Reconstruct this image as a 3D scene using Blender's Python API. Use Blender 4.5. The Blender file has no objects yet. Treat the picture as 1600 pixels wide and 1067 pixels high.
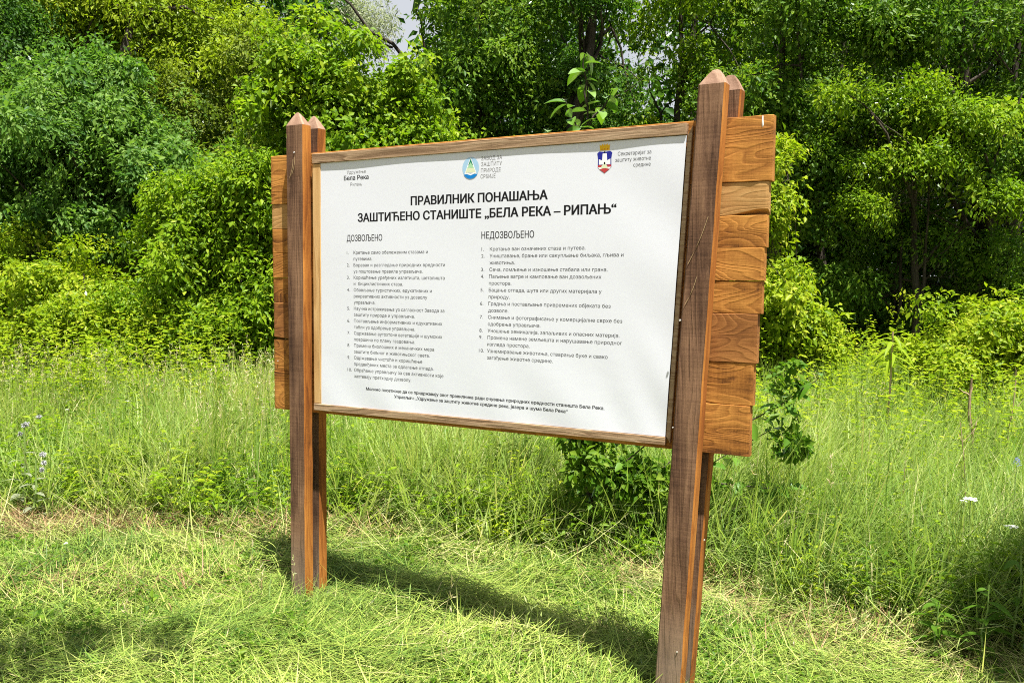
import bpy, bmesh, math
import numpy as np

S = bpy.context.scene
COL = S.collection
RNG = np.random.default_rng(7)

# ------------------------------------------------------------------ camera, sky, sun, exposure
cam = bpy.data.cameras.new('camera')
cam.sensor_width = 36.0
cam.lens = 1350 / 1600 * 36.0
cam.clip_start = 0.05
cam.clip_end = 3000
cam_o = bpy.data.objects.new('camera', cam)
COL.objects.link(cam_o)
PITCH, ROLL = 0.06989, 0.00704
cam_o.location = (0, 0, 1.6)
cam_o.rotation_euler = (math.pi / 2 - PITCH, ROLL * -1.0 * 0 , 0)
from mathutils import Matrix, Vector
from mathutils.geometry import delaunay_2d_cdt
cp, sp = math.cos(PITCH), math.sin(PITCH)
cr, sr = math.cos(ROLL), math.sin(ROLL)
fwd = Vector((0, cp, -sp)); up0 = Vector((0, sp, cp)); rt0 = Vector((1, 0, 0))
rt = cr * rt0 + sr * up0
up = -sr * rt0 + cr * up0
cam_o.matrix_world = Matrix(((rt.x, up.x, -fwd.x, 0), (rt.y, up.y, -fwd.y, 0),
                             (rt.z, up.z, -fwd.z, 1.6), (0, 0, 0, 1)))
S.camera = cam_o

THETA = 0.49897                       # the board is turned this far from the picture plane
BO = np.array([-0.99107, 4.29239, 0.0])
EV = np.array([math.cos(THETA), -math.sin(THETA), 0])
NV = np.array([-math.sin(THETA), -math.cos(THETA), 0])
sun_vec = EV * 0.27 + NV * 0.18 + np.array([0, 0, 1.0])
sun_vec /= np.linalg.norm(sun_vec)
SUN_EL = math.asin(sun_vec[2])
SUN_AZ = math.atan2(sun_vec[0], sun_vec[1])

world = bpy.data.worlds.new('World')
S.world = world
world.use_nodes = True
wn, wl = world.node_tree.nodes, world.node_tree.links
wn.clear()
w_out = wn.new('ShaderNodeOutputWorld')
w_bg = wn.new('ShaderNodeBackground')
w_sky = wn.new('ShaderNodeTexSky')
w_sky.sky_type = 'NISHITA'
w_sky.sun_disc = False
w_sky.sun_elevation = SUN_EL
w_sky.sun_rotation = SUN_AZ
w_sky.air_density = 1.0
w_sky.dust_density = 1.6
w_tc = wn.new('ShaderNodeTexCoord')
w_no = wn.new('ShaderNodeTexNoise')
w_no.inputs['Scale'].default_value = 2.6
w_no.inputs['Detail'].default_value = 6
w_ra = wn.new('ShaderNodeValToRGB')
w_ra.color_ramp.elements[0].position = 0.24
w_ra.color_ramp.elements[1].position = 0.42
w_ra.color_ramp.elements[1].color = (0.85, 0.85, 0.85, 1)
w_mx = wn.new('ShaderNodeMix'); w_mx.data_type = 'RGBA'
w_mx.inputs['B'].default_value = (5.0, 5.1, 5.3, 1)
wl.new(w_tc.outputs['Generated'], w_no.inputs['Vector'])
wl.new(w_no.outputs['Fac'], w_ra.inputs['Fac'])
wl.new(w_ra.outputs['Color'], w_mx.inputs['Factor'])
wl.new(w_sky.outputs['Color'], w_mx.inputs['A'])
wl.new(w_mx.outputs['Result'], w_bg.inputs['Color'])
w_bg.inputs['Strength'].default_value = 0.05
wl.new(w_bg.outputs['Background'], w_out.inputs['Surface'])

sun = bpy.data.lights.new('sun', 'SUN')
sun.energy = 5.0
sun.angle = math.radians(0.5)
sun.color = (1.0, 0.95, 0.86)
sun_o = bpy.data.objects.new('sun', sun)
COL.objects.link(sun_o)
sun_o.rotation_euler = Vector(sun_vec).to_track_quat('Z', 'Y').to_euler()
sun_o.location = (2, -3, 12)

S.view_settings.view_transform = 'Standard'
S.view_settings.look = 'None'
S.view_settings.use_curve_mapping = False
S.view_settings.gamma = 1.0
S.view_settings.exposure = 1.58
S.render.engine = 'CYCLES'
S.cycles.max_bounces = 6
S.cycles.diffuse_bounces = 3
S.cycles.glossy_bounces = 2
S.cycles.transmission_bounces = 4
S.cycles.use_denoising = False
S.cycles.filter_width = 1.05
S.cycles.caustics_reflective = False
S.cycles.caustics_refractive = False


# ------------------------------------------------------------------ node and mesh helpers
def mat(name):
    m = bpy.data.materials.new(name)
    m.use_nodes = True
    m.node_tree.nodes.clear()
    out = m.node_tree.nodes.new('ShaderNodeOutputMaterial')
    return m, m.node_tree.nodes, m.node_tree.links, out


def ramp(nodes, stops, interp='LINEAR'):
    r = nodes.new('ShaderNodeValToRGB')
    cr_ = r.color_ramp
    cr_.interpolation = interp
    while len(cr_.elements) < len(stops):
        cr_.elements.new(0.5)
    for e_, (p, c) in zip(cr_.elements, stops):
        e_.position = p
        e_.color = (c[0], c[1], c[2], 1)
    return r


def mathn(nodes, links, op, a, b=None):
    n = nodes.new('ShaderNodeMath'); n.operation = op
    for i, v in enumerate((a, b)):
        if v is None:
            continue
        if hasattr(v, 'links'):
            links.new(v, n.inputs[i])
        else:
            n.inputs[i].default_value = v
    return n.outputs[0]


def plain(name, col, rough=0.6, metal=0.0, spec=0.5):
    m, N, L, out = mat(name)
    b = N.new('ShaderNodeBsdfPrincipled')
    b.inputs['Base Color'].default_value = (*col, 1)
    b.inputs['Roughness'].default_value = rough
    b.inputs['Metallic'].default_value = metal
    b.inputs['Specular IOR Level'].default_value = spec
    L.new(b.outputs[0], out.inputs[0])
    return m


def leafmat(name, cols, transl=0.47, gloss=0.06, rough=0.42, tcol=None):
    """foliage: a colour per leaf taken from its own tint, light shining through, a thin waxy sheen"""
    m, N, L, out = mat(name)
    at = N.new('ShaderNodeAttribute'); at.attribute_name = 'tint'
    k = len(cols)
    rp = ramp(N, [(i / max(1, k - 1), c) for i, c in enumerate(cols)])
    L.new(at.outputs['Fac'], rp.inputs['Fac'])
    d = N.new('ShaderNodeBsdfDiffuse'); L.new(rp.outputs[0], d.inputs['Color'])
    t = N.new('ShaderNodeBsdfTranslucent')
    mm = N.new('ShaderNodeMix'); mm.data_type = 'RGBA'; mm.blend_type = 'MULTIPLY'
    mm.inputs['Factor'].default_value = 1.0
    mm.inputs['B'].default_value = (*(tcol or (1.25, 1.35, 0.55)), 1)
    L.new(rp.outputs[0], mm.inputs['A']); L.new(mm.outputs['Result'], t.inputs['Color'])
    mx = N.new('ShaderNodeMixShader'); mx.inputs[0].default_value = transl
    L.new(d.outputs[0], mx.inputs[1]); L.new(t.outputs[0], mx.inputs[2])
    g = N.new('ShaderNodeBsdfGlossy'); g.inputs['Roughness'].default_value = rough
    g.inputs['Color'].default_value = (0.9, 0.95, 1.0, 1)
    fr = N.new('ShaderNodeFresnel'); fr.inputs['IOR'].default_value = 1.38
    gf = mathn(N, L, 'MULTIPLY', fr.outputs[0], gloss * 3.2)
    m2 = N.new('ShaderNodeMixShader'); L.new(gf, m2.inputs[0])
    L.new(mx.outputs[0], m2.inputs[1]); L.new(g.outputs[0], m2.inputs[2])
    L.new(m2.outputs[0], out.inputs[0])
    return m


def woodmat(name, light, mid, dark, axis=0, ring=9.0, stretch=5.0, fibre=0.35, stain=0.5, rough=0.85,
            scale=6.0, bump=0.35, foot=False, ringw=0.5, saw=0.0):
    """sawn timber: growth rings as contours of a stretched noise, fibres along the grain, stains"""
    m, N, L, out = mat(name)
    tc = N.new('ShaderNodeTexCoord')
    oi = N.new('ShaderNodeObjectInfo')
    off = N.new('ShaderNodeCombineXYZ')
    for i, f in enumerate((31.0, 17.0, 53.0)):
        L.new(mathn(N, L, 'MULTIPLY', oi.outputs['Random'], f), off.inputs[i])
    ad = N.new('ShaderNodeVectorMath'); ad.operation = 'ADD'
    L.new(tc.outputs['Object'], ad.inputs[0]); L.new(off.outputs[0], ad.inputs[1])

    def mp(s_along, s_across):
        q = N.new('ShaderNodeMapping')
        sc = [s_across] * 3; sc[axis] = s_along
        q.inputs['Scale'].default_value = sc
        L.new(ad.outputs[0], q.inputs['Vector'])
        return q.outputs[0]
    n1 = N.new('ShaderNodeTexNoise'); n1.inputs['Scale'].default_value = 1.0
    n1.inputs['Detail'].default_value = 2.0; n1.inputs['Distortion'].default_value = 0.35
    L.new(mp(scale / stretch, scale), n1.inputs['Vector'])
    rg = mathn(N, L, 'FRACT', mathn(N, L, 'MULTIPLY', n1.outputs['Fac'], ring))
    rr = ramp(N, [(0.0, (0.1,) * 3), (0.55, (0.75,) * 3), (0.82, (1,) * 3), (1.0, (0.05,) * 3)])
    L.new(rg, rr.inputs['Fac'])
    n2 = N.new('ShaderNodeTexNoise'); n2.inputs['Scale'].default_value = 1.0
    n2.inputs['Detail'].default_value = 5.0; n2.inputs['Roughness'].default_value = 0.7
    L.new(mp(9.0, 190.0), n2.inputs['Vector'])
    n3 = N.new('ShaderNodeTexNoise'); n3.inputs['Scale'].default_value = 1.0
    n3.inputs['Detail'].default_value = 4.0
    L.new(mp(2.2, 11.0), n3.inputs['Vector'])
    n4 = N.new('ShaderNodeTexNoise'); n4.inputs['Scale'].default_value = 170.0
    n4.inputs['Detail'].default_value = 3.0
    L.new(ad.outputs[0], n4.inputs['Vector'])
    v = mathn(N, L, 'ADD', mathn(N, L, 'MULTIPLY', rr.outputs[0], ringw), 0.25 - ringw * 0.5)
    v = mathn(N, L, 'ADD', v, mathn(N, L, 'MULTIPLY', n2.outputs['Fac'], fibre))
    v = mathn(N, L, 'ADD', v, mathn(N, L, 'MULTIPLY', mathn(N, L, 'SUBTRACT', n3.outputs['Fac'], 0.5), stain * 2))
    v = mathn(N, L, 'ADD', v, mathn(N, L, 'MULTIPLY', mathn(N, L, 'SUBTRACT', n4.outputs['Fac'], 0.5), 0.45))
    v = mathn(N, L, 'ADD', v, mathn(N, L, 'MULTIPLY', mathn(N, L, 'SUBTRACT', oi.outputs['Random'], 0.5), 0.22))
    if saw:                                             # cross marks of the saw blade
        n5 = N.new('ShaderNodeTexNoise'); n5.inputs['Scale'].default_value = 1.0; n5.inputs['Detail'].default_value = 3.0
        L.new(mp(150.0, 6.0), n5.inputs['Vector'])
        v = mathn(N, L, 'ADD', v, mathn(N, L, 'MULTIPLY', mathn(N, L, 'SUBTRACT', n5.outputs['Fac'], 0.5), saw * 1.6))
    cr_ = ramp(N, [(0.05, dark), (0.45, mid), (0.95, light)])
    L.new(v, cr_.inputs['Fac'])
    colout = cr_.outputs[0]
    if foot:                                            # scuffed, greyed foot of the post
        sx = N.new('ShaderNodeSeparateXYZ'); L.new(tc.outputs['Object'], sx.inputs[0])
        zz = mathn(N, L, 'MULTIPLY', mathn(N, L, 'SUBTRACT', 0.34, sx.outputs[2]), 2.2)
        pf = mathn(N, L, 'MULTIPLY', zz, mathn(N, L, 'MULTIPLY', n3.outputs['Fac'], 1.5))
        cl = N.new('ShaderNodeClamp'); cl.inputs['Max'].default_value = 0.45; L.new(pf, cl.inputs[0])
        mf = N.new('ShaderNodeMix'); mf.data_type = 'RGBA'
        L.new(cl.outputs[0], mf.inputs['Factor']); L.new(colout, mf.inputs['A'])
        mf.inputs['B'].default_value = (0.30, 0.235, 0.18, 1)
        colout = mf.outputs['Result']
    b = N.new('ShaderNodeBsdfPrincipled')
    L.new(colout, b.inputs['Base Color'])
    b.inputs['Roughness'].default_value = rough
    b.inputs['Specular IOR Level'].default_value = 0.2
    bp = N.new('ShaderNodeBump'); bp.inputs['Strength'].default_value = bump
    bp.inputs['Distance'].default_value = 0.004
    hh = mathn(N, L, 'ADD', mathn(N, L, 'MULTIPLY', rr.outputs[0], 0.6), mathn(N, L, 'MULTIPLY', n2.outputs['Fac'], 0.9))
    L.new(hh, bp.inputs['Height']); L.new(bp.outputs[0], b.inputs['Normal'])
    L.new(b.outputs[0], out.inputs[0])
    return m


def np_mesh(name, V, faces_q=None, faces_t=None, mats=(), tint=None, mat_index=None):
    """fast mesh from numpy arrays; quads first, then triangles"""
    me = bpy.data.meshes.new(name)
    V = np.ascontiguousarray(V, dtype=np.float32)
    me.vertices.add(len(V)); me.vertices.foreach_set('co', V.ravel())
    parts, starts, tot = [], [], 0
    for F, k in ((faces_q, 4), (faces_t, 3)):
        if F is None or len(F) == 0:
            continue
        F = np.asarray(F, dtype=np.int32)
        parts.append(F.ravel())
        starts.append(tot + np.arange(len(F), dtype=np.int32) * k)
        tot += F.size
    li = np.concatenate(parts); ls = np.concatenate(starts)
    me.loops.add(len(li)); me.loops.foreach_set('vertex_index', li)
    me.polygons.add(len(ls)); me.polygons.foreach_set('loop_start', ls)
    if mat_index is not None:
        me.polygons.foreach_set('material_index', np.asarray(mat_index, dtype=np.int32))
    me.update(calc_edges=True)
    for m in mats:
        me.materials.append(m)
    if tint is not None:
        a = me.attributes.new('tint', 'FLOAT', 'POINT')
        a.data.foreach_set('value', np.ascontiguousarray(tint, dtype=np.float32))
    return me


def link(name, me, parent=None, **props):
    o = bpy.data.objects.new(name, me)
    COL.objects.link(o)
    if parent is not None:
        o.parent = parent
    for k, v in props.items():
        o[k] = v
    return o


def thing(name, label, category, loc=(0, 0, 0), rz=0.0, group=None):
    o = bpy.data.objects.new(name, None)
    COL.objects.link(o)
    o.empty_display_size = 0.2
    o.location = loc; o.rotation_euler = (0, 0, rz)
    o['label'] = label; o['category'] = category
    if group:
        o['group'] = group
    return o


def unit(a):
    return a / np.maximum(np.linalg.norm(a, axis=-1, keepdims=True), 1e-9)


def leaves(P, D, Nn, L, W, tint, fold=0.18, droop=0.15):
    """each leaf: two facets folded along the midrib. returns V, T, tint per vertex"""
    n = len(P)
    D = unit(D)
    Sd = unit(np.cross(D, Nn)); Nn = np.cross(Sd, D)
    L = np.broadcast_to(np.asarray(L), (n,))[:, None]; W = np.broadcast_to(np.asarray(W), (n,))[:, None]
    mid = P + D * L * 0.45
    V = np.empty((n, 4, 3))
    V[:, 0] = P
    V[:, 1] = mid + Sd * W * 0.5 + Nn * W * fold
    V[:, 2] = P + D * L - Nn * L * droop
    V[:, 3] = mid - Sd * W * 0.5 + Nn * W * fold
    i = np.arange(n)[:, None] * 4
    T = np.concatenate([i + np.array([[0, 1, 2]]), i + np.array([[0, 2, 3]])], 0)
    return V.reshape(-1, 3), T, np.repeat(tint, 4)


def blades(P, Hd, lean, L, W, tint, curve=0.35, flat=0.0):
    """grass blades of three segments. Hd: horizontal heading, lean: 0 upright .. 1 lying"""
    n = len(P)
    Hd = unit(np.c_[Hd, np.zeros(n)])
    upv = np.array([0, 0, 1.0])
    side = unit(np.cross(Hd, upv))
    lean = np.asarray(lean)[:, None]; L = np.asarray(L)[:, None]; W = np.asarray(W)[:, None]
    curve = np.broadcast_to(np.asarray(curve), (n,))[:, None]
    V = np.empty((n, 7, 3))
    pos = P.copy()
    ang = lean * (math.pi / 2)
    for k in range(3):
        w = W * (1.0, 0.85, 0.55)[k] * 0.5
        V[:, 2 * k] = pos - side * w
        V[:, 2 * k + 1] = pos + side * w
        d = Hd * np.sin(ang) + upv * np.cos(ang)
        pos = pos + d * L / 3
        ang = ang + curve
    V[:, 6] = pos
    i = np.arange(n)[:, None] * 7
    Q = np.concatenate([i + np.array([[0, 1, 3, 2]]), i + np.array([[2, 3, 5, 4]])], 0)
    T = i + np.array([[4, 5, 6]])
    return V.reshape(-1, 3), Q, T, np.repeat(tint, 7)


def tube(pts, rad, sides=7):
    """tapered tube along a polyline: V, Q"""
    pts = np.asarray(pts, float); n = len(pts)
    rad = np.asarray(rad, float)
    t = unit(np.gradient(pts, axis=0))
    ref = np.where(np.abs(t[:, 2:3]) > 0.9, np.array([[1.0, 0, 0]]), np.array([[0, 0, 1.0]]))
    a = unit(np.cross(t, ref)); b = np.cross(t, a)
    th = np.linspace(0, 2 * math.pi, sides, endpoint=False)
    V = pts[:, None] + rad[:, None, None] * (a[:, None] * np.cos(th)[None, :, None] + b[:, None] * np.sin(th)[None, :, None])
    Q = []
    for k in range(n - 1):
        for s in range(sides):
            s2 = (s + 1) % sides
            Q.append((k * sides + s, k * sides + s2, (k + 1) * sides + s2, (k + 1) * sides + s))
    return V.reshape(-1, 3), np.array(Q)


def join_vq(items):
    Vs, Qs, o = [], [], 0
    for V, Q in items:
        Vs.append(V); Qs.append(Q + o); o += len(V)
    return np.concatenate(Vs), np.concatenate(Qs)


def wobble(p0, p1, n, amp, rng):
    t = np.linspace(0, 1, n)[:, None]
    p = np.asarray(p0) * (1 - t) + np.asarray(p1) * t
    w = rng.normal(0, amp, (n, 3)); w[0] = 0; w[-1] = 0
    return p + w


def vnoise(x, y, seed=0):
    """cheap smooth 2-D noise in 0..1"""
    r = np.random.default_rng(seed)
    s = np.zeros_like(x, dtype=float)
    for _ in range(6):
        a = r.uniform(0, 2 * math.pi); f = r.uniform(0.6, 1.7); ph = r.uniform(0, 6.28)
        s += np.sin((x * math.cos(a) + y * math.sin(a)) * f * 2.2 + ph)
    return 0.5 + s / 9.0


# ------------------------------------------------------------------ materials
M_soil, N_, L_, out_ = mat('meadow_soil')
tc_ = N_.new('ShaderNodeTexCoord')
a_ = N_.new('ShaderNodeTexNoise'); a_.inputs['Scale'].default_value = 1.7; a_.inputs['Detail'].default_value = 8
b_ = N_.new('ShaderNodeTexNoise'); b_.inputs['Scale'].default_value = 60; b_.inputs['Detail'].default_value = 6
L_.new(tc_.outputs['Object'], a_.inputs['Vector']); L_.new(tc_.outputs['Object'], b_.inputs['Vector'])
r_ = ramp(N_, [(0.3, (0.05, 0.05, 0.02)), (0.5, (0.11, 0.10, 0.035)), (0.7, (0.16, 0.115, 0.065))])
s_ = mathn(N_, L_, 'ADD', mathn(N_, L_, 'MULTIPLY', a_.outputs['Fac'], 0.5), mathn(N_, L_, 'MULTIPLY', b_.outputs['Fac'], 0.5))
L_.new(s_, r_.inputs['Fac'])
p_ = N_.new('ShaderNodeBsdfPrincipled'); p_.inputs['Roughness'].default_value = 0.95
L_.new(r_.outputs[0], p_.inputs['Base Color'])
bu_ = N_.new('ShaderNodeBump'); bu_.inputs['Distance'].default_value = 0.02
L_.new(b_.outputs['Fac'], bu_.inputs['Height']); L_.new(bu_.outputs[0], p_.inputs['Normal'])
L_.new(p_.outputs[0], out_.inputs[0])

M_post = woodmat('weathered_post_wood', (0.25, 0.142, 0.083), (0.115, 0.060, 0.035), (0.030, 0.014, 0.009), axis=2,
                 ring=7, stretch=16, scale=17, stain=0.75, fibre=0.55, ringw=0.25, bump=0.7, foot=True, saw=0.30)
M_post_side = woodmat('orange_post_side', (0.46, 0.19, 0.038), (0.26, 0.088, 0.016), (0.08, 0.024, 0.006), axis=2,
                      ring=7, stretch=11, scale=13, stain=0.7, fibre=0.5, ringw=0.3)  # same timber as the front, more orange on the sides
M_cap = woodmat('lit_cap_wood', (0.36, 0.24, 0.17), (0.24, 0.145, 0.10), (0.12, 0.065, 0.04), axis=2, ring=5, stretch=4, scale=9, stain=0.3)  # strong light on the cap tops put into a paler wood colour
M_plank = woodmat('stained_plank_wood', (0.48, 0.22, 0.050), (0.285, 0.115, 0.024), (0.085, 0.030, 0.008), axis=0, saw=0.22,
                  ring=24, stretch=3.6, scale=5.5, stain=0.85, fibre=0.6, bump=0.3, ringw=0.36)
M_plank_pale = woodmat('pale_plank_wood', (0.52, 0.32, 0.13), (0.37, 0.20, 0.068), (0.17, 0.075, 0.025), axis=0,
                       ring=16, stretch=3.0, scale=6, stain=0.5, fibre=0.5, bump=0.25, ringw=0.25)
M_plank_brown = woodmat('brown_plank_wood', (0.38, 0.17, 0.05), (0.22, 0.088, 0.025), (0.075, 0.027, 0.009), axis=0,
                        ring=20, stretch=3.2, scale=5, stain=0.6, fibre=0.5, bump=0.25, ringw=0.30)
M_rail = woodmat('grey_brown_rail_wood', (0.44, 0.33, 0.22), (0.30, 0.20, 0.12), (0.15, 0.09, 0.05), axis=0,
                 ring=6, stretch=14, scale=20, stain=0.25)
M_stile = woodmat('pale_stile_wood', (0.62, 0.42, 0.20), (0.50, 0.30, 0.12), (0.30, 0.16, 0.06), axis=2,
                  ring=5, stretch=16, scale=22, stain=0.2)  # paler and yellower than the rails
M_nail = plain('zinc_nail', (0.75, 0.74, 0.72), 0.35, 0.6)

M_ban, N_, L_, out_ = mat('white_vinyl_banner')
tc_ = N_.new('ShaderNodeTexCoord')
n1_ = N_.new('ShaderNodeTexNoise'); n1_.inputs['Scale'].default_value = 4.5; n1_.inputs['Detail'].default_value = 3
n1_.inputs['Distortion'].default_value = 0.8
n2_ = N_.new('ShaderNodeTexNoise'); n2_.inputs['Scale'].default_value = 30; n2_.inputs['Detail'].default_value = 2
for q_ in (n1_, n2_):
    L_.new(tc_.outputs['Object'], q_.inputs['Vector'])
p_ = N_.new('ShaderNodeBsdfPrincipled')
p_.inputs['Base Color'].default_value = (0.655, 0.685, 0.77, 1)
p_.inputs['Roughness'].default_value = 0.48
p_.inputs['Specular IOR Level'].default_value = 0.3
bu_ = N_.new('ShaderNodeBump'); bu_.inputs['Strength'].default_value = 0.10; bu_.inputs['Distance'].default_value = 0.006
L_.new(mathn(N_, L_, 'ADD', n1_.outputs['Fac'], mathn(N_, L_, 'MULTIPLY', n2_.outputs['Fac'], 0.01)), bu_.inputs['Height'])
L_.new(bu_.outputs[0], p_.inputs['Normal']); L_.new(p_.outputs[0], out_.inputs[0])

M_ink = plain('black_print', (0.010, 0.010, 0.012), 0.6, 0.0, 0.12)
M_ink_soft = plain('dark_grey_print', (0.05, 0.05, 0.055), 0.6, 0.0, 0.12)
M_ink_grey = plain('grey_print', (0.16, 0.16, 0.165), 0.6, 0.0, 0.12)
M_gold = plain('gold_print', (0.75, 0.45, 0.02), 0.6, 0.0, 0.12)
M_red = plain('red_print', (0.42, 0.05, 0.05), 0.6, 0.0, 0.12)
M_navy = plain('navy_print', (0.02, 0.025, 0.26), 0.6, 0.0, 0.12)
M_white = plain('white_print', (0.80, 0.82, 0.84), 0.6, 0.0, 0.12)
M_skyblue = plain('light_blue_print', (0.33, 0.52, 0.72), 0.6, 0.0, 0.12)
M_blue = plain('blue_print', (0.01, 0.20, 0.58), 0.6, 0.0, 0.12)
M_dkgreen = plain('dark_green_print', (0.02, 0.20, 0.12), 0.6, 0.0, 0.12)
M_ltgreen = plain('light_green_print', (0.32, 0.58, 0.36), 0.6, 0.0, 0.12)
M_cream = plain('cream_print', (0.60, 0.66, 0.46), 0.6, 0.0, 0.12)

M_bark = woodmat('tree_bark', (0.085, 0.07, 0.055), (0.042, 0.034, 0.026), (0.014, 0.012, 0.009), axis=2, ring=9, stretch=6, scale=14,
                 stain=0.5, bump=0.9)
M_deadstem = woodmat('dead_stem', (0.50, 0.40, 0.27), (0.33, 0.24, 0.15), (0.12, 0.08, 0.05), axis=2, ring=4, stretch=9, scale=30, stain=0.5)

# ------------------------------------------------------------------ ground
def gz(x, y):
    """the mown strip falls away towards the right-hand post"""
    return -0.025 - 0.058 * np.clip(x + 1.0, 0, 3.0) + (vnoise(x * 0.6, y * 0.6, 3) - 0.5) * 0.05


g = np.linspace(-1, 1, 161)
gx = np.sign(g) * np.abs(g) ** 2.6 * 400; gy = np.sign(g) * np.abs(g) ** 2.6 * 400 + 5
GX, GY = np.meshgrid(gx, gy)
GZ = gz(GX, GY)
idx = np.arange(161 * 161).reshape(161, 161)
Qg = np.stack([idx[:-1, :-1], idx[:-1, 1:], idx[1:, 1:], idx[1:, :-1]], -1).reshape(-1, 4)
ground = link('ground', np_mesh('ground', np.c_[GX.ravel(), GY.ravel(), GZ.ravel()], Qg, mats=[M_soil]), kind='structure')

# ------------------------------------------------------------------ the information board
board = thing('information_board', 'large wooden notice board with white rule banner on four posts', 'notice board',
              loc=BO, rz=-THETA)


def lerp(a, b, t):
    return a + (b - a) * t


def make_post(name, uL, uR, n_front, n_back, z_rim, z_apex, apex_u, blunt, seed, label=None):
    """uL, uR: (at z=0, at z_rim). local y = -n"""
    r = np.random.default_rng(seed)
    bm = bmesh.new()
    zs = np.concatenate([[-0.25], np.linspace(0.0, z_rim, 26)])
    rings = []
    c = 0.0055
    for z in zs:
        t = z / z_rim
        a, b = lerp(uL[0], uL[1], t), lerp(uR[0], uR[1], t)
        j = r.normal(0, 0.0006, 4)
        a += j[0]; b += j[1]; f = -n_front + j[2]; k = -n_back + j[3]
        ring = [(a + c, f), (b - c, f), (b, f + c), (b, k - c), (b - c, k), (a + c, k), (a, k - c), (a, f + c)]
        rings.append([bm.verts.new((x, y, z)) for x, y in ring])
    faces = []
    for i in range(len(rings) - 1):
        for s in range(8):
            s2 = (s + 1) % 8
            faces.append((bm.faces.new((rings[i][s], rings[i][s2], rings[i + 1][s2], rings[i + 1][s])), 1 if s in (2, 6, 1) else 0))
    # hipped cap: shrink in three steps towards a worn apex
    prev = rings[-1]
    ym = -(n_front + n_back) / 2
    cx = (lerp(uL[0], uL[1], 1) + lerp(uR[0], uR[1], 1)) / 2
    for f, h in ((0.93, 0.10), (0.5, 0.62 if not blunt else 0.70), (0.16 if not blunt else 0.26, 0.94), (0.05, 1.0)):
        zc = lerp(z_rim, z_apex, h)
        cxx = lerp(cx, apex_u, h)
        nr = [bm.verts.new((cxx + (v.co.x - cx) * f + r.normal(0, .0006), ym + (v.co.y - ym) * f, zc + r.normal(0, .0006))) for v in rings[-1]]
        for s in range(8):
            s2 = (s + 1) % 8
            faces.append((bm.faces.new((prev[s], prev[s2], nr[s2], nr[s])), 2))
        prev = nr
    faces.append((bm.faces.new(prev), 2))
    for fc, mi in faces:
        fc.material_index = mi
    me = bpy.data.meshes.new(name)
    bmesh.ops.recalc_face_normals(bm, faces=bm.faces[:])
    bm.to_mesh(me); bm.free()
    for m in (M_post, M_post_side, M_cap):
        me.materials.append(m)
    o = link('post', me, board)
    if label:
        o['label'] = label
    return o


make_post('front_post', (-0.136, -0.138), (-0.036, -0.024), 0.030, -0.030, 2.355, 2.420, -0.084, False, 1)
make_post('back_post', (-0.136, -0.128), (-0.036, -0.022), -0.078, -0.136, 2.352, 2.420, -0.076, False, 2)
make_post('front_post', (1.816, 1.942), (1.925, 2.047), 0.032, -0.030, 2.345, 2.402, 2.003, True, 3)
make_post('back_post', (1.832, 1.968), (1.935, 2.078), -0.078, -0.140, 2.338, 2.402, 2.030, True, 4)


def make_plank(z0, z1, uL, uR, nf, nb, seed, material, top=None, bot=None):
    """horizontal plank with slightly uneven sawn edges"""
    r = np.random.default_rng(seed)
    us = np.concatenate([[uL], np.linspace(uL + 0.01, -0.14, 5), np.linspace(0.0, 1.8, 5), np.linspace(1.95, uR - 0.01, 9), [uR]])
    V = []
    c = 0.0018
    for i, u in enumerate(us):
        e0 = c if i in (0, len(us) - 1) else 0.0
        a = z0 + 0.0005 + abs(r.normal(0, 0.0005)) + (bot(u) if bot else 0)
        b = z1 - 0.0005 - abs(r.normal(0, 0.0005)) + (top(u) if top else 0)
        f, k = -nf + r.normal(0, 0.0005) + e0, -nb - e0
        wf = min(0.030, c + 1.6 * (bot(u) if bot else 0))
        uu = u + r.normal(0, 0.0003)
        V += [(uu, f, a + c), (uu, f, b - c), (uu, f + c, b), (uu, k - c, z1 - 0.0002), (uu, k, z1 - c), (uu, k, z0 + c), (uu, k - c, z0 + 0.0002), (uu, f + wf, max(z0 + 0.0004, a - 0.6 * (bot(u) if bot else 0)))]
    n = len(us)
    F = []
    for i in range(n - 1):
        for s in range(8):
            s2 = (s + 1) % 8
            F.append((i * 8 + s, (i + 1) * 8 + s, (i + 1) * 8 + s2, i * 8 + s2))
    F.append(tuple(range(7, -1, -1))); F.append(tuple((n - 1) * 8 + s for s in range(8)))
    me = bpy.data.meshes.new('plank')
    me.from_pydata(V, [], F)
    me.materials.append(material)
    me.update()
    bm = bmesh.new(); bm.from_mesh(me); bmesh.ops.recalc_face_normals(bm, faces=bm.faces[:]); bm.to_mesh(me); bm.free()
    return link('plank', me, board)


zb = [2.225, 1.980, 1.855, 1.733, 1.606, 1.481, 1.292, 1.128, 0.930]
ends = [(-0.296, 2.213), (-0.296, 2.201), (-0.293, 2.198), (-0.292, 2.191), (-0.293, 2.186), (-0.290, 2.173), (-0.291, 2.163), (-0.291, 2.154)]
nf = [-0.030, -0.033, -0.031, -0.030, -0.032, -0.030, -0.032, -0.030]
pm = [M_plank, M_plank_pale, M_plank, M_plank, M_plank, M_plank_brown, M_plank, M_plank]
for i in range(8):
    bot = top = None
    if i == 1:
        bot = lambda u: 0.020 * max(0.0, min(1.0, (u - 2.06) / 0.10)) if u > 2.05 else 0.0
    if i == 5:
        bot = lambda u: 0.011 * max(0.0, min(1.0, (-0.15 - u) / 0.12)) if u < -0.1 else 0.0
    if i == 2:
        top = None
    make_plank(zb[i + 1], zb[i], ends[i][0], ends[i][1], nf[i], -0.075, 30 + i, pm[i], top, bot)


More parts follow.
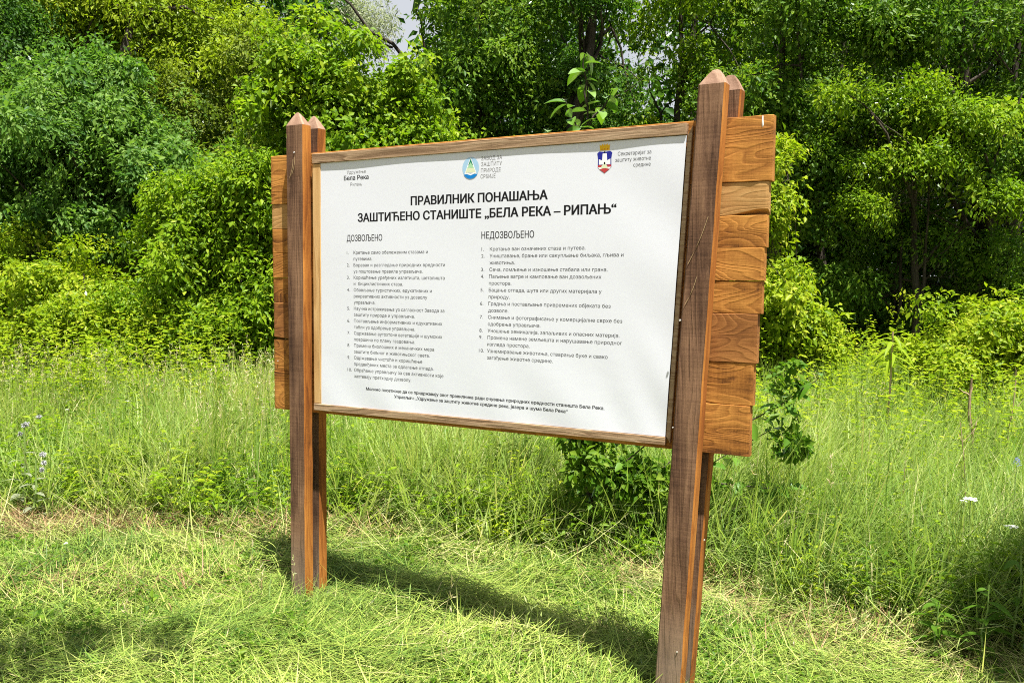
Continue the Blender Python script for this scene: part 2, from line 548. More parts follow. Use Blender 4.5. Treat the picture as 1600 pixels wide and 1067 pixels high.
def prism(name, pts_uz_front, nfr, nbk, material, bev=0.002):
    """flat timber from its four front corners (u,z), anticlockwise"""
    bm = bmesh.new()
    f = [bm.verts.new((u, -nfr, z)) for u, z in pts_uz_front]
    k = [bm.verts.new((u, -nbk, z)) for u, z in pts_uz_front]
    bm.faces.new(f); bm.faces.new(k[::-1])
    n = len(f)
    for i in range(n):
        bm.faces.new((f[i], k[i], k[(i + 1) % n], f[(i + 1) % n]))
    bmesh.ops.recalc_face_normals(bm, faces=bm.faces[:])
    bmesh.ops.bevel(bm, geom=bm.edges[:], offset=bev, segments=1, affect='EDGES')
    me = bpy.data.meshes.new(name); bm.to_mesh(me); bm.free()
    me.materials.append(material)
    return link(name, me, board)


prism('top_rail', [(0.003, 2.166), (1.889, 2.169), (1.890, 2.214), (0.002, 2.2135)], 0.0, -0.028, M_rail)
prism('bottom_rail', [(0.000, 0.949), (1.826, 0.949), (1.827, 0.9815), (0.000, 0.9825)], 0.0, -0.028, M_rail)
prism('stile', [(0.000, 0.9845), (0.046, 0.9845), (0.052, 2.164), (0.002, 2.164)], -0.004, -0.028, M_stile)
prism('stile', [(1.828, 0.9845), (1.846, 0.955), (1.912, 2.205), (1.891, 2.166)], -0.010, -0.0295, M_rail)


# banner: a sheet with soft creases, printed lettering lies on it
def ban_h(u, z):
    w = 0.0011 * np.sin(7.1 * u + 3.0 * z) * np.sin(5.3 * z - 2.1 * u)
    low = np.clip((1.35 - z) / 0.35, 0, 1)
    w = w + low * 0.0016 * np.sin(16 * u + 13 * (z - 1.0)) * np.sin(3.1 * u + 0.5)
    right = np.clip((u - 1.45) / 0.4, 0, 1)
    w = w + right * np.clip((1.5 - z) / 0.4, 0, 1) * 0.0012 * np.sin(34 * (u - 1.5) + 17 * (z - 1.0)) + right * 0.0010 * np.sin(19 * (u * 0.6 + z * 0.8))
    return w - 0.0065


nu, nz = 120, 90
ss, tt = np.meshgrid(np.linspace(0, 1, nu), np.linspace(0, 1, nz))
bz = lerp(0.9830, 2.1665, tt)
bu0 = lerp(0.0465, 0.0525, tt); bu1 = lerp(1.8262, 1.8895, tt)
bu = lerp(bu0, bu1, ss)
Vb = np.stack([bu, -ban_h(bu, bz), bz], -1).reshape(-1, 3)
ib = np.arange(nu * nz).reshape(nz, nu)
Qb = np.stack([ib[:-1, :-1], ib[:-1, 1:], ib[1:, 1:], ib[1:, :-1]], -1).reshape(-1, 4)
me = np_mesh('banner', Vb, Qb, mats=[M_ban])
me.polygons.foreach_set('use_smooth', np.ones(len(me.polygons), dtype=bool))
banner = link('banner', me, board)


def text_line(s, u0, u1, z, cap, material, weight=0.0):
    """one printed line, fitted between u0 and u1 with its baseline at z; every contour is filled on its own"""
    c = bpy.data.curves.new('text_line', 'FONT')
    c.body = s; c.size = 1.0
    tmp = bpy.data.objects.new('tmp_text', c)
    COL.objects.link(tmp)
    dg = bpy.context.evaluated_depsgraph_get()
    cu = tmp.evaluated_get(dg).to_curve(dg, apply_modifiers=False)
    loops = []
    for sp_ in cu.splines:
        pts = []
        bp = sp_.bezier_points
        n = len(bp)
        for i in range(n):
            p, q = bp[i], bp[(i + 1) % n]
            p0, h0, h1, p1 = p.co, p.handle_right, q.handle_left, q.co
            pts.append((p0.x, p0.y))
            chord = (p1 - p0)
            if chord.length > 1e-6:
                d1 = abs((h0 - p0).cross(chord.normalized()).length) + abs((h1 - p1).cross(chord.normalized()).length)
                if d1 > 1e-3:
                    for t in (0.33, 0.67):
                        w = 1 - t
                        v = p0 * w ** 3 + h0 * 3 * w * w * t + h1 * 3 * w * t * t + p1 * t ** 3
                        pts.append((v.x, v.y))
        a = np.array(pts)
        if len(a) > 2:
            keep = np.linalg.norm(a - np.roll(a, 1, 0), axis=1) > 1e-5
            loops.append(a[keep])
    tmp.to_curve_clear() if hasattr(tmp, 'to_curve_clear') else None
    bpy.data.objects.remove(tmp); bpy.data.curves.remove(c)
    allp = np.concatenate(loops)
    x0, x1 = allp[:, 0].min(), allp[:, 0].max()
    sy = cap / 0.727; sx = (u1 - u0) / (x1 - x0)

    def area(a):
        x, y = a[:, 0], a[:, 1]
        return 0.5 * np.sum(x * np.roll(y, -1) - y * np.roll(x, -1))
    ars = [area(a) for a in loops]
    sgn = np.sign(ars[int(np.argmax(np.abs(ars)))])
    def inside(p, poly):
        x, y = poly[:, 0], poly[:, 1]
        x2, y2 = np.roll(x, -1), np.roll(y, -1)
        c1 = (y > p[1]) != (y2 > p[1])
        with np.errstate(divide='ignore', invalid='ignore'):
            xi = (x2 - x) * (p[1] - y) / (y2 - y) + x
        return np.sum(c1 & (p[0] < xi)) % 2 == 1
    outers = [i for i, a in enumerate(ars) if a * sgn > 0]
    holes = {i: [] for i in range(len(ars))}
    for j, a in enumerate(ars):
        if a * sgn < 0:
            cand = [i for i in outers if i != j and ars[i] * sgn > 0 and inside(loops[j][0], loops[i])]
            if cand:
                holes[min(cand, key=lambda i: abs(ars[i]))].append(j)
            else:
                outers.append(j)
    flipped = {id(loops[i]) for i in outers if ars[i] * sgn < 0}
    scaled = []
    for a in loops:
        q = np.c_[u0 + (a[:, 0] - x0) * sx, z + a[:, 1] * sy]
        if weight:
            e0 = unit(q - np.roll(q, 1, 0)); e1 = unit(np.roll(q, -1, 0) - q)
            sg = sgn if id(a) not in flipped else -sgn
            n0 = np.c_[e0[:, 1], -e0[:, 0]] * sg; n1 = np.c_[e1[:, 1], -e1[:, 0]] * sg
            mm_ = unit(n0 + n1)
            k = 1.0 / np.maximum(0.5, np.sum(mm_ * n0, axis=1))
            q = q + mm_ * (weight * k)[:, None] * np.array([[1.0, 0.55]])
        scaled.append(q)

    # constrained triangulation of all contours at once; keep what the contours wind around
    vs, es, o = [], [], 0
    for q in scaled:
        n = len(q)
        vs += [Vector((float(p[0]), float(p[1]))) * 100 for p in q]
        es += [(o + k, o + (k + 1) % n) for k in range(n)]
        o += n
    cv, _, cf, _, _, _ = delaunay_2d_cdt(vs, es, [], 0, 1e-5)
    V = np.array([(v.x, v.y) for v in cv]) / 100
    F = np.array([f for f in cf if len(f) == 3])
    cen = V[F].mean(1)
    wind = np.zeros(len(F))
    for q in scaled:
        q2 = np.roll(q, -1, 0)
        box = (cen[:, 0] > q[:, 0].min()) & (cen[:, 0] < q[:, 0].max()) & (cen[:, 1] > q[:, 1].min()) & (cen[:, 1] < q[:, 1].max())
        if not box.any():
            continue
        p = cen[box][:, None]
        upw = (q[None, :, 1] <= p[..., 1]) & (q2[None, :, 1] > p[..., 1])
        dnw = (q[None, :, 1] > p[..., 1]) & (q2[None, :, 1] <= p[..., 1])
        side = (q2[None, :, 0] - q[None, :, 0]) * (p[..., 1] - q[None, :, 1]) - (p[..., 0] - q[None, :, 0]) * (q2[None, :, 1] - q[None, :, 1])
        wind[box] += np.sum(upw & (side > 0), 1) - np.sum(dnw & (side < 0), 1)
    F = F[np.abs(wind) > 0.5]
    V = np.c_[V, np.full(len(V), 0.00016)]
    W = np.stack([V[:, 0], -ban_h(V[:, 0], V[:, 1]) - V[:, 2], V[:, 1]], -1)
    return link('text_line', np_mesh('text_line', W, None, F, mats=[material]), banner)


text_line("ПРАВИЛНИК ПОНАШАЊА", 0.590, 1.290, 1.9446, 0.0395, M_ink, 0.0021)
text_line("ЗАШТИЋЕНО СТАНИШТЕ „БЕЛА РЕКА – РИПАЊ“", 0.282, 1.601, 1.8764, 0.0395, M_ink, 0.0021)
text_line("ДОЗВОЉЕНО", 0.213, 0.425, 1.7845, 0.0305, M_ink_soft, 0.0006)
text_line("НЕДОЗВОЉЕНО", 0.968, 1.229, 1.7845, 0.0305, M_ink_soft, 0.0006)
ALLOWED = [("1.", "Кретање само обележеним стазама и", .683), ("", "путевима.", .366),
           ("2.", "Боравак и разгледање природних вредности", .776), ("", "уз поштовање правила управљача.", .654),
           ("3.", "Коришћење уређених излетишта, шеталишта", .775), ("", "и  бициклистичких стаза.", .544),
           ("4.", "Обављање туристичких, едукативних и", .705), ("", "рекреативних активности уз дозволу", .680), ("", "управљача.", .383),
           ("5.", "Научна истраживања уз сагласност Завода за", .774), ("", "заштиту природе и управљача.", .610),
           ("6.", "Постављање информативних и едукативних", .762), ("", "табли уз одобрење управљача.", .612),
           ("7.", "Одржавање аутохтоне вегетације и шумских", .762), ("", "површина по плану газдовања.", .612),
           ("8.", "Примена биолошких и механичких мера", .718), ("", "заштите биљног и животињског света.", .693),
           ("9.", "Одржавање чистоће и коришћење", .652), ("", "предвиђених места за одлагање отпада.", .715),
           ("10.", "Обраћање управљачу за све активности које", .769), ("", "захтевају претходну дозволу.", .589)]
for i, (num, s, u1) in enumerate(ALLOWED):
    z = 1.7226 - i * 0.02978
    if num:
        text_line(num, .2125, .2125 + ((.0115 if num == '1.' else .0165) if len(num) == 2 else .0265), z, 0.0158, M_ink_soft)
    text_line(s, .2535, u1, z, 0.0158, M_ink_soft, 0.0001)
BANNED = [("1.", "Кретање ван означених стаза и путева.", 1.469), ("2.", "Уништавање, брање или сакупљање биљака, гљива и", 1.637),
          ("", "животиња.", 1.136), ("3.", "Сеча, ломљење и изношење стабала или грана.", 1.568),
          ("4.", "Паљење ватре и камповање ван дозвољених", 1.541), ("", "простора.", 1.120),
          ("5.", "Бацање отпада, шута или других материјала у", 1.543), ("", "природу.", 1.112),
          ("6.", "Градња и постављање привремених објеката без", 1.584), ("", "дозволе.", 1.106),
          ("7.", "Снимање и фотографисање у комерцијалне сврхе без", 1.636), ("", "одобрења управљача.", 1.263),
          ("8.", "Уношење хемикалија, запаљивих и опасних материја.", 1.625), ("9.", "Промена намене земљишта и нарушавање природног", 1.637),
          ("", "изгледа простора.", 1.212), ("10.", "Узнемиравање животиња, стварање буке и свако", 1.574),
          ("", "загађење животне средине.", 1.323)]
for i, (num, s, u1) in enumerate(BANNED):
    z = 1.7312 - i * 0.02988
    ux = 1.011 - i * 0.0007
    if num:
        text_line(num, ux - .0425, ux - .0425 + ((.0115 if num == '1.' else .0165) if len(num) == 2 else .0265), z, 0.0158, M_ink_soft)
    text_line(s, ux, u1, z, 0.0158, M_ink_soft, 0.0001)
text_line("Молимо посетиоце да се придржавају овог правилника ради очувања природних вредности станишта Бела Река.",
          .326, 1.563, 1.0705, 0.0142, M_ink, 0.0006)
text_line("Управљач: „Удружење за заштиту животне средине река, језера и шума Бела Река“", .493, 1.396, 1.0440, 0.0142, M_ink, 0.0006)
text_line("Удружење", .215, .329, 2.1055, 0.0165, M_ink_grey)
text_line("Бела Река", .197, .345, 2.0760, 0.0215, M_ink, 0.0008)
text_line("Рипањ", .236, .306, 2.0470, 0.0165, M_ink_grey)
text_line("ЗАВОД ЗА", .965, 1.070, 2.1250, 0.0175, M_ink_grey)
text_line("ЗАШТИТУ", .965, 1.070, 2.0996, 0.0175, M_ink_grey)
text_line("ПРИРОДЕ", .964, 1.064, 2.0727, 0.0175, M_ink_grey)
text_line("СРБИЈЕ", .962, 1.038, 2.0470, 0.0175, M_ink_grey)
text_line("Секретаријат за", 1.605, 1.747, 2.1062, 0.0155, M_ink_soft)
text_line("заштиту животне", 1.594, 1.746, 2.0820, 0.0155, M_ink_soft)
text_line("средине", 1.672, 1.745, 2.0584, 0.0155, M_ink_soft)


def print_shapes(name, shapes):
    """flat printed emblem: list of (points, material, layer)"""
    V, F, MI, ms = [], [], [], []
    for pts, m, lay in shapes:
        if m not in ms:
            ms.append(m)
        o = len(V)
        for u, z in pts:
            V.append((u, float(-ban_h(np.float64(u), np.float64(z))) - 0.0002 - 0.00014 * lay, z))
        F.append(tuple(range(o, o + len(pts)))); MI.append(ms.index(m))
    me = bpy.data.meshes.new(name)
    me.from_pydata(V, [], F)
    for m in ms:
        me.materials.append(m)
    for p, i in zip(me.polygons, MI):
        p.material_index = i
    bm = bmesh.new(); bm.from_mesh(me); bmesh.ops.triangulate(bm, faces=bm.faces[:]); bm.to_mesh(me); bm.free()
    me.update()
    return link(name, me, banner)


def ell(cx, cz, rx, rz_, a0=0, a1=2 * math.pi, n=28):
    return [(cx + rx * math.cos(a), cz + rz_ * math.sin(a)) for a in np.linspace(a0, a1, n, endpoint=abs(a1 - a0) < 6.2)]


ex, ez = 0.911, 2.0955
sh = [(ell(ex, ez, .043, .0475), M_skyblue, 1),
      ([(ex, ez + .047), (ex - .016, ez + .012), (ex - .030, ez - .022), (ex + .030, ez - .022), (ex + .016, ez + .012)], M_white, 2),
      ([(ex, ez + .042), (ex - .0125, ez + .012), (ex + .0125, ez + .012)], M_dkgreen, 3),
      ([(ex, ez + .025), (ex - .018, ez), (ex + .018, ez)], M_ltgreen, 4),
      ([(ex - .017, ez + .001), (ex - .026, ez - .019), (ex + .026, ez - .019), (ex + .017, ez + .001)], M_cream, 4),
      (ell(ex, ez - .004, .042, .0435, math.radians(212), math.radians(328), 18), M_blue, 5),
      ([(ex - .035, ez - .026), (ex - .018, ez - .019), (ex, ez - .027), (ex, ez - .032), (ex - .02, ez - .025)], M_white, 6),
      ([(ex + .035, ez - .026), (ex + .018, ez - .019), (ex, ez - .027), (ex, ez - .032), (ex + .02, ez - .025)], M_white, 6)]
print_shapes('round_emblem', sh)
cx, cz = 1.548, 2.085
sh = [([(cx - .033, cz + .036), (cx - .024, cz + .043), (cx, cz + .040), (cx + .024, cz + .043), (cx + .033, cz + .036),
        (cx + .029, cz + .012), (cx + .030, cz - .022), (cx + .018, cz - .033), (cx, cz - .046), (cx - .018, cz - .033), (cx - .030, cz - .022), (cx - .029, cz + .012)], M_navy, 1),
      ([(cx - .025, cz + .012), (cx - .011, cz + .006), (cx - .009, cz + .034), (cx + .009, cz + .034), (cx + .011, cz + .006), (cx + .025, cz + .012), (cx + .025, cz - .010), (cx - .025, cz - .010)], M_white, 2),
      ([(cx - .029, cz - .012), (cx + .029, cz - .012), (cx + .029, cz - .021), (cx - .029, cz - .021)], M_red, 3),
      ([(cx - .029, cz - .021), (cx + .029, cz - .021), (cx + .020, cz - .031), (cx - .020, cz - .031)], M_white, 3),
      ([(cx - .022, cz - .029), (cx, cz - .024), (cx + .022, cz - .029), (cx, cz - .045)], M_red, 4),
      ([(cx - .014, cz - .018), (cx - .002, cz - .004), (cx + .004, cz - .006), (cx + .016, cz - .024), (cx, cz - .027), (cx - .016, cz - .025)], M_cream, 4),
      ([(cx - .003, cz), (cx + .003, cz), (cx + .003, cz - .010), (cx - .003, cz - .010)], M_ink, 5),
      ([(cx - .004, cz + .040), (cx, cz + .044), (cx + .004, cz + .040), (cx, cz + .036)], M_ink, 5),
      ([(cx - .021, cz + .046), (cx + .021, cz + .046), (cx + .023, cz + .070), (cx + .014, cz + .066), (cx + .012, cz + .074), (cx + .004, cz + .067), (cx, cz + .075),
        (cx - .004, cz + .067), (cx - .012, cz + .074), (cx - .014, cz + .066), (cx - .023, cz + .070)], M_gold, 2)]
for q in (-.012, 0, .012):
    sh.append(([(cx + q - .002, cz + .049), (cx + q + .002, cz + .049), (cx + q + .002, cz + .053), (cx + q - .002, cz + .053)], M_red, 3))
print_shapes('shield_emblem', sh)


def nail(u, n, z, r=0.0045, side=False):
    bm = bmesh.new()
    bmesh.ops.create_cone(bm, cap_ends=True, segments=10, radius1=r, radius2=r * 0.8, depth=0.004)
    me = bpy.data.meshes.new('nail'); bm.to_mesh(me); bm.free(); me.materials.append(M_nail)
    o = link('nail', me, board)
    o.location = (u, -n, z)
    o.rotation_euler = (math.pi / 2, 0, 0) if not side else (0, math.pi / 2, 0)
    return o


nail(-0.082, 0.032, 2.222)
nail(1.890, 0.034, 1.452)
nail(1.870, 0.034, 1.03, 0.003)
nail(1.906, 0.034, 0.13, 0.003)
nail(2.006, 0.034, 0.60, 0.003)
nail(-0.262, -0.027, 1.18, 0.003)

M_straw = plain('pale_straw', (0.50, 0.36, 0.19), 0.7)
for p0, p1 in (((1.917, -0.0345, 1.668), (1.992, -0.0345, 1.850)), ((1.908, -0.0345, 1.512), (1.952, -0.0345, 1.620)), ((-0.098, -0.0325, 2.115), (-0.078, -0.0325, 2.20)), ((-.112, -.0325, 2.10), (-.09, -.0325, 2.19))):
    q = np.array([np.array(p0) * (1 - t) + np.array(p1) * t + np.array([0.006 * math.sin(3 * t), 0, 0]) for t in np.linspace(0, 1, 6)])
    V, Q = tube(q, np.full(6, .0010), 5)
    link('splinter', np_mesh('splinter', V, Q, mats=[M_straw]), board)
V, Q = tube(np.array([(2.172, -.0312 + .062, 2.222), (2.172, .0315, 2.205), (2.173, .0315, 2.19), (2.173, .032, 2.178)]) * np.array([1, 1, 1]) + np.array([0, 0.0012, 0]), [.003, .0035, .0045, .002], 6)
link('resin_drip', np_mesh('resin_drip', V, Q, mats=[M_white]), board)

# ------------------------------------------------------------------ foliage materials
F_blue = leafmat('bluish_green_leaf', [(0.04, 0.11, 0.018), (0.075, 0.17, 0.024), (0.125, 0.235, 0.036), (0.20, 0.31, 0.07)])
F_lime = leafmat('lime_green_leaf', [(0.07, 0.15, 0.006), (0.13, 0.235, 0.008), (0.20, 0.31, 0.012), (0.29, 0.37, 0.025)])
F_yel = leafmat('yellow_green_leaf', [(0.11, 0.185, 0.008), (0.18, 0.265, 0.010), (0.26, 0.34, 0.016), (0.33, 0.40, 0.03)])
F_olive = leafmat('olive_green_leaf', [(0.065, 0.115, 0.010), (0.11, 0.165, 0.014), (0.16, 0.21, 0.02), (0.21, 0.25, 0.035)])
F_silver = leafmat('silver_willow_leaf', [(0.16, 0.19, 0.11), (0.27, 0.30, 0.20), (0.37, 0.40, 0.28), (0.46, 0.48, 0.37)], tcol=(1.0, 1.1, 0.7))
F_dark = leafmat('deep_green_leaf', [(0.022, 0.068, 0.008), (0.042, 0.115, 0.012), (0.075, 0.165, 0.018), (0.13, 0.22, 0.03)])
F_mid = leafmat('mid_green_leaf', [(0.04, 0.105, 0.008), (0.075, 0.165, 0.012), (0.125, 0.22, 0.016), (0.19, 0.28, 0.03)])
F_big = leafmat('sapling_leaf', [(0.05, 0.15, 0.012), (0.10, 0.22, 0.016), (0.17, 0.30, 0.025)], transl=0.45, gloss=0.16)
F_grass = leafmat('tall_grass_blade', [(0.09, 0.19, 0.03), (0.18, 0.30, 0.055), (0.29, 0.40, 0.09), (0.40, 0.46, 0.16), (0.62, 0.54, 0.33)],
                  transl=0.48, gloss=0.10, tcol=(1.2, 1.25, 0.6))
F_mown = leafmat('cut_grass_blade', [(0.065, 0.135, 0.022), (0.155, 0.245, 0.036), (0.265, 0.34, 0.06), (0.36, 0.41, 0.11), (0.47, 0.41, 0.22)],
                 transl=0.22, gloss=0.12, tcol=(1.15, 1.15, 0.6))
F_weed = leafmat('weed_leaf', [(0.11, 0.20, 0.008), (0.19, 0.29, 0.010), (0.28, 0.36, 0.016), (0.37, 0.41, 0.035)], transl=0.48)
F_litter = leafmat('dead_litter_blade', [(0.12, 0.07, 0.035), (0.24, 0.15, 0.08), (0.38, 0.27, 0.15)], transl=0.15, gloss=0.05, tcol=(1, .9, .7))


def clumps_to_leaves(C, Nn, rc, per, Ls, aspect, rng, flat=0.28, droop=0.35, spread=0.55, tint_c=None, tint_s=0.22):
    """tufts of leaves on twig ends. C centres, Nn outward normals"""
    n = len(C)
    Cn = np.repeat(C, per, 0); Nr = np.repeat(Nn, per, 0)
    rr = np.repeat(rc, per)
    m = len(Cn)
    # a frame on each tuft
    ref = np.where(np.abs(Nr[:, 2:3]) > 0.9, np.array([[1.0, 0, 0]]), np.array([[0, 0, 1.0]]))
    A = unit(np.cross(Nr, ref)); B = np.cross(Nr, A)
    q = np.sqrt(rng.random(m)); a = rng.random(m) * 2 * math.pi
    # fingers: leaves gather along a few twigs of each tuft
    k = rng.integers(0, 6, m)
    base = np.repeat(rng.random(n) * 6.28, per)
    a = np.where(rng.random(m) < 0.7, base + k * 1.047 + rng.normal(0, 0.16, m), a)
    rad = A * np.cos(a)[:, None] + B * np.sin(a)[:, None]
    h = rng.normal(0, flat, m) - 0.35 * q ** 2
    P = Cn + rad * (rr * q)[:, None] + Nr * (rr * h)[:, None]
    P[:, 2] -= droop * rr * q ** 2
    D = rad * 0.8 + rng.normal(0, spread, (m, 3)) + np.array([0, 0, -droop])
    Nl = Nr * 0.6 + np.array([0, 0, 0.5]) + rng.normal(0, 0.36, (m, 3))
    L = Ls * rng.uniform(0.5, 1.45, m) * np.repeat(rng.uniform(0.68, 1.35, n), per)
    t0 = rng.random(n) if tint_c is None else tint_c
    t = np.clip(np.repeat(t0, per) * 0.55 + 0.22 + rng.normal(0, tint_s, m), 0, 1)
    return leaves(P, D, Nl, L, L * aspect, t)


def crown_mesh(name, lobes, nclump, per, rc, Ls, aspect, material, seed, droop=0.35, thin=0.30, back=0.75, flat=0.28, zfull=None, upb=0.35):
    """foliage spread through the outer half of a set of lobes (centre, radii)"""
    rng = np.random.default_rng(seed)
    Ls, per = Ls * 0.94, int(per * 1.08)
    lob = np.array([list(c) + list(r) for c, r in lobes], float)
    vol = (lob[:, 3] * lob[:, 4] * lob[:, 5]) ** (2 / 3)
    nb = max(16, nclump // 7)                   # boughs reaching out of the lobes, some well past the rest
    which = rng.choice(len(lob), nb, p=vol / vol.sum())
    d = unit(rng.normal(0, 1, (nb, 3)))
    d[:, 2] = np.where((d[:, 2] < -0.45) & (rng.random(nb) < 0.7), -d[:, 2], d[:, 2])
    flip = (d[:, 1] > 0.3) & (rng.random(nb) > back)
    d[flip, 1] *= -1
    reach = rng.uniform(0.66, 1.12, nb) + (rng.random(nb) < 0.28) * rng.uniform(0.10, 0.48, nb)
    bi = rng.integers(0, nb, nclump)            # tufts gathered along the outer half of each bough
    tb = rng.uniform(0.42, 1.0, nclump) ** 0.8
    w = lob[which[bi]]
    sz = (w[:, 3] + w[:, 4] + w[:, 5])[:, None] / 3
    C = w[:, :3] + d[bi] * w[:, 3:] * (reach[bi] * tb)[:, None]
    C += rng.normal(0, 1, (nclump, 3)) * sz * np.array([0.20, 0.20, 0.10])
    C[:, 2] -= 0.16 * sz[:, 0] * tb ** 2 * droop * 2
    rck = rc * (1.25 - 0.6 * tb)
    keep = np.ones(nclump, dtype=bool)
    if zfull is not None:                      # far above the view the crown is looser
        keep &= (C[:, 2] < zfull) | (rng.random(nclump) < 0.45)
    d = d[bi]
    keep &= C[:, 2] > 0.1
    C, d, rck = C[keep], d[keep], rck[keep]
    Nn = unit(d * np.array([1, 1, 0.8]) + np.array([0, 0, upb]) + rng.normal(0, 0.25, C.shape))
    V, T, t = clumps_to_leaves(C, Nn, rck * rng.uniform(0.6, 1.25, len(C)), per, Ls, aspect, rng, flat, droop)
    return np_mesh(name, V, None, T, mats=[material], tint=t), C


def limb_mesh(name, pts, rad, material, sides=7):
    V, Q = tube(pts, rad, sides)
    me = np_mesh(name, V, Q, mats=[material])
    me.polygons.foreach_set('use_smooth', np.ones(len(me.polygons), dtype=bool))
    return me


def tree(name, label, category, x, y, lobes, nclump, per, rc, Ls, aspect, material, seed, trunk=None, r0=0.12, limbs=5,
         group=None, **kw):
    """lobes in world coordinates relative to (x, y, 0)"""
    rng = np.random.default_rng(seed + 900)
    t = thing(name, label, category, (x, y, 0), group=group)
    me, C = crown_mesh('crown', lobes, nclump, per, rc, Ls, aspect, material, seed, **kw)
    link('crown', me, t)
    top = max(c[2] + 0.3 * r[2] for c, r in lobes)
    if trunk is None:
        c0 = np.array(lobes[0][0])
        trunk = [(0, 0, -0.2), (c0[0] * 0.2, c0[1] * 0.2, top * 0.3), (c0[0] * 0.6, c0[1] * 0.6, top * 0.65), (c0[0], c0[1], top)]
    tr = np.array(trunk, float)
    s = np.linspace(0, len(tr) - 1, 11)
    P = np.stack([np.interp(s, np.arange(len(tr)), tr[:, k]) for k in range(3)], -1)
    P[1:-1] += rng.normal(0, r0 * 0.25, (9, 3))
    link('trunk', limb_mesh('trunk', P, np.linspace(r0, r0 * 0.22, 11), M_bark, 8), t)
    for i in range(limbs):
        c, r = lobes[i % len(lobes)]
        k = rng.integers(3, 8)
        end = np.array(c) + unit(rng.normal(0, 1, 3)) * np.array(r) * 0.75
        mid = (P[k] + end) / 2 + np.array([0, 0, 0.15]) + rng.normal(0, 0.1, 3)
        q = np.concatenate([wobble(P[k], mid, 4, 0.03, rng), wobble(mid, end, 4, 0.04, rng)[1:]])
        items = [tube(q, np.linspace(r0 * 0.38, r0 * 0.08, 7), 5)]
        for j in range(4):
            e2 = C[rng.integers(0, len(C))]
            b = q[rng.integers(2, 6)]
            if np.linalg.norm(e2 - b) < 1.8:
                items.append(tube(wobble(b, e2, 5, 0.03, rng), np.linspace(r0 * 0.14, r0 * 0.04, 5), 4))
        V, Q = join_vq(items)
        link('limb', np_mesh('limb', V, Q, mats=[M_bark]), t)
    return t


# ------------------------------------------------------------------ trees and bushes behind the meadow
tree('leafy_tree', 'dense bluish green tree at the meadow edge left of the board', 'tree', -5.75, 11.9,
     [((0, 0, 3.4), (1.5, 1.3, 0.95)), ((1.0, -0.3, 2.8), (0.9, 0.9, 0.7)), ((-1.2, 0, 3.0), (1.2, 1.0, 0.8)), ((-0.1, 0, 4.15), (1.1, 1.0, 0.6)),
      ((0.2, -0.5, 2.3), (0.9, 0.7, 0.6))],
     700, 95, 0.36, 0.076, 0.48, F_blue, 11, r0=0.16, limbs=6)
tree('locust_tree', 'yellow green locust tree rising behind the bluish green one', 'tree', -5.95, 14.3,
     [((0, 0, 5.9), (1.5, 1.3, 1.1)), ((1.4, 0, 5.3), (1.2, 1.1, 1.0)), ((-1.0, 0, 6.2), (1.2, 1.1, 0.9))],
     430, 90, 0.42, 0.075, 0.45, F_yel, 12, trunk=[(0, 0, -.2), (-.05, -.4, 2.5), (-.1, -.9, 4.4), (0.1, -.6, 6), (0, 0, 7.4)], r0=0.15, limbs=6, zfull=7.5)
tree('willow_tree', 'pale silver leaved willow far behind the left trees', 'tree', -7.0, 21.5,
     [((1.2, 0, 6.6), (1.6, 1.3, 1.1)), ((0.0, 0, 7.6), (1.5, 1.3, 1.2)), ((2.6, 0, 7.6), (1.4, 1.2, 1.2))],
     330, 90, 0.5, 0.11, 0.26, F_silver, 13, r0=0.2, zfull=9)
tree('olive_tree', 'olive green small leaved tree under the silver willow', 'tree', -5.0, 13.6,
     [((0.0, 0, 4.0), (1.3, 1.1, 1.1)), ((0.7, -0.2, 3.0), (1.1, 0.9, 0.9)), ((-0.6, 0, 2.6), (1.0, 0.9, 0.8)), ((0.9, 0.2, 4.9), (1.1, 1.0, 0.8))],
     480, 85, 0.36, 0.062, 0.5, F_olive, 14, r0=0.11)
tree('bush', 'yellow green bush under the bluish green tree at the left edge', 'bush', -6.5, 10.6,
     [((0, 0, 1.5), (1.1, 0.9, 1.0)), ((1.2, -0.2, 1.0), (1.0, 0.8, 0.75)), ((-1.0, 0.2, 1.9), (0.9, 0.8, 1.1)), ((2.2, -0.3, 0.75), (0.9, 0.7, 0.6))],
     620, 85, 0.31, 0.062, 0.52, F_weed, 15, r0=0.06)
tree('bush', 'bright green bush just left of the board', 'bush', -3.55, 10.4,
     [((0, -.3, 1.4), (0.95, 0.8, 0.9)), ((0.5, -0.3, 2.3), (0.75, 0.7, 0.7)), ((-0.6, -0.4, 0.9), (0.9, 0.7, 0.6)), ((0.9, -0.3, 1.1), (0.9, 0.8, 0.9)), ((-.2, -.2, 2.3), (.7, .7, .6))],
     720, 85, 0.29, 0.06, 0.5, F_lime, 16, r0=0.06)
tree('maple_tree', 'bright lime green young tree behind the left posts', 'tree', -2.1, 10.7,
     [((0.0, 0, 3.3), (1.05, 1.0, 0.95)), ((-0.4, -0.1, 4.1), (0.75, 0.8, 0.6)), ((0.9, -0.1, 2.8), (0.9, 0.9, 0.8)), ((-0.8, 0.0, 2.5), (0.9, 0.9, 0.8)), ((0.2, -0.4, 1.8), (1.1, 0.8, 0.8)),
      ((0.7, 0.1, 3.6), (0.7, 0.8, 0.6))],
     620, 90, 0.32, 0.072, 0.62, F_lime, 17, r0=0.10, limbs=6)
tree('bush', 'lime green bush behind the top rail with upright twigs', 'bush', -0.75, 10.2,
     [((0, 0, 2.3), (0.8, 0.7, 0.8)), ((-0.7, 0, 2.5), (0.7, 0.7, 0.7)), ((0.3, -0.1, 1.4), (0.9, 0.8, 0.8)), ((-0.6, 0, 1.2), (0.8, 0.8, 0.8))],
     480, 85, 0.29, 0.066, 0.58, F_lime, 18, r0=0.06)
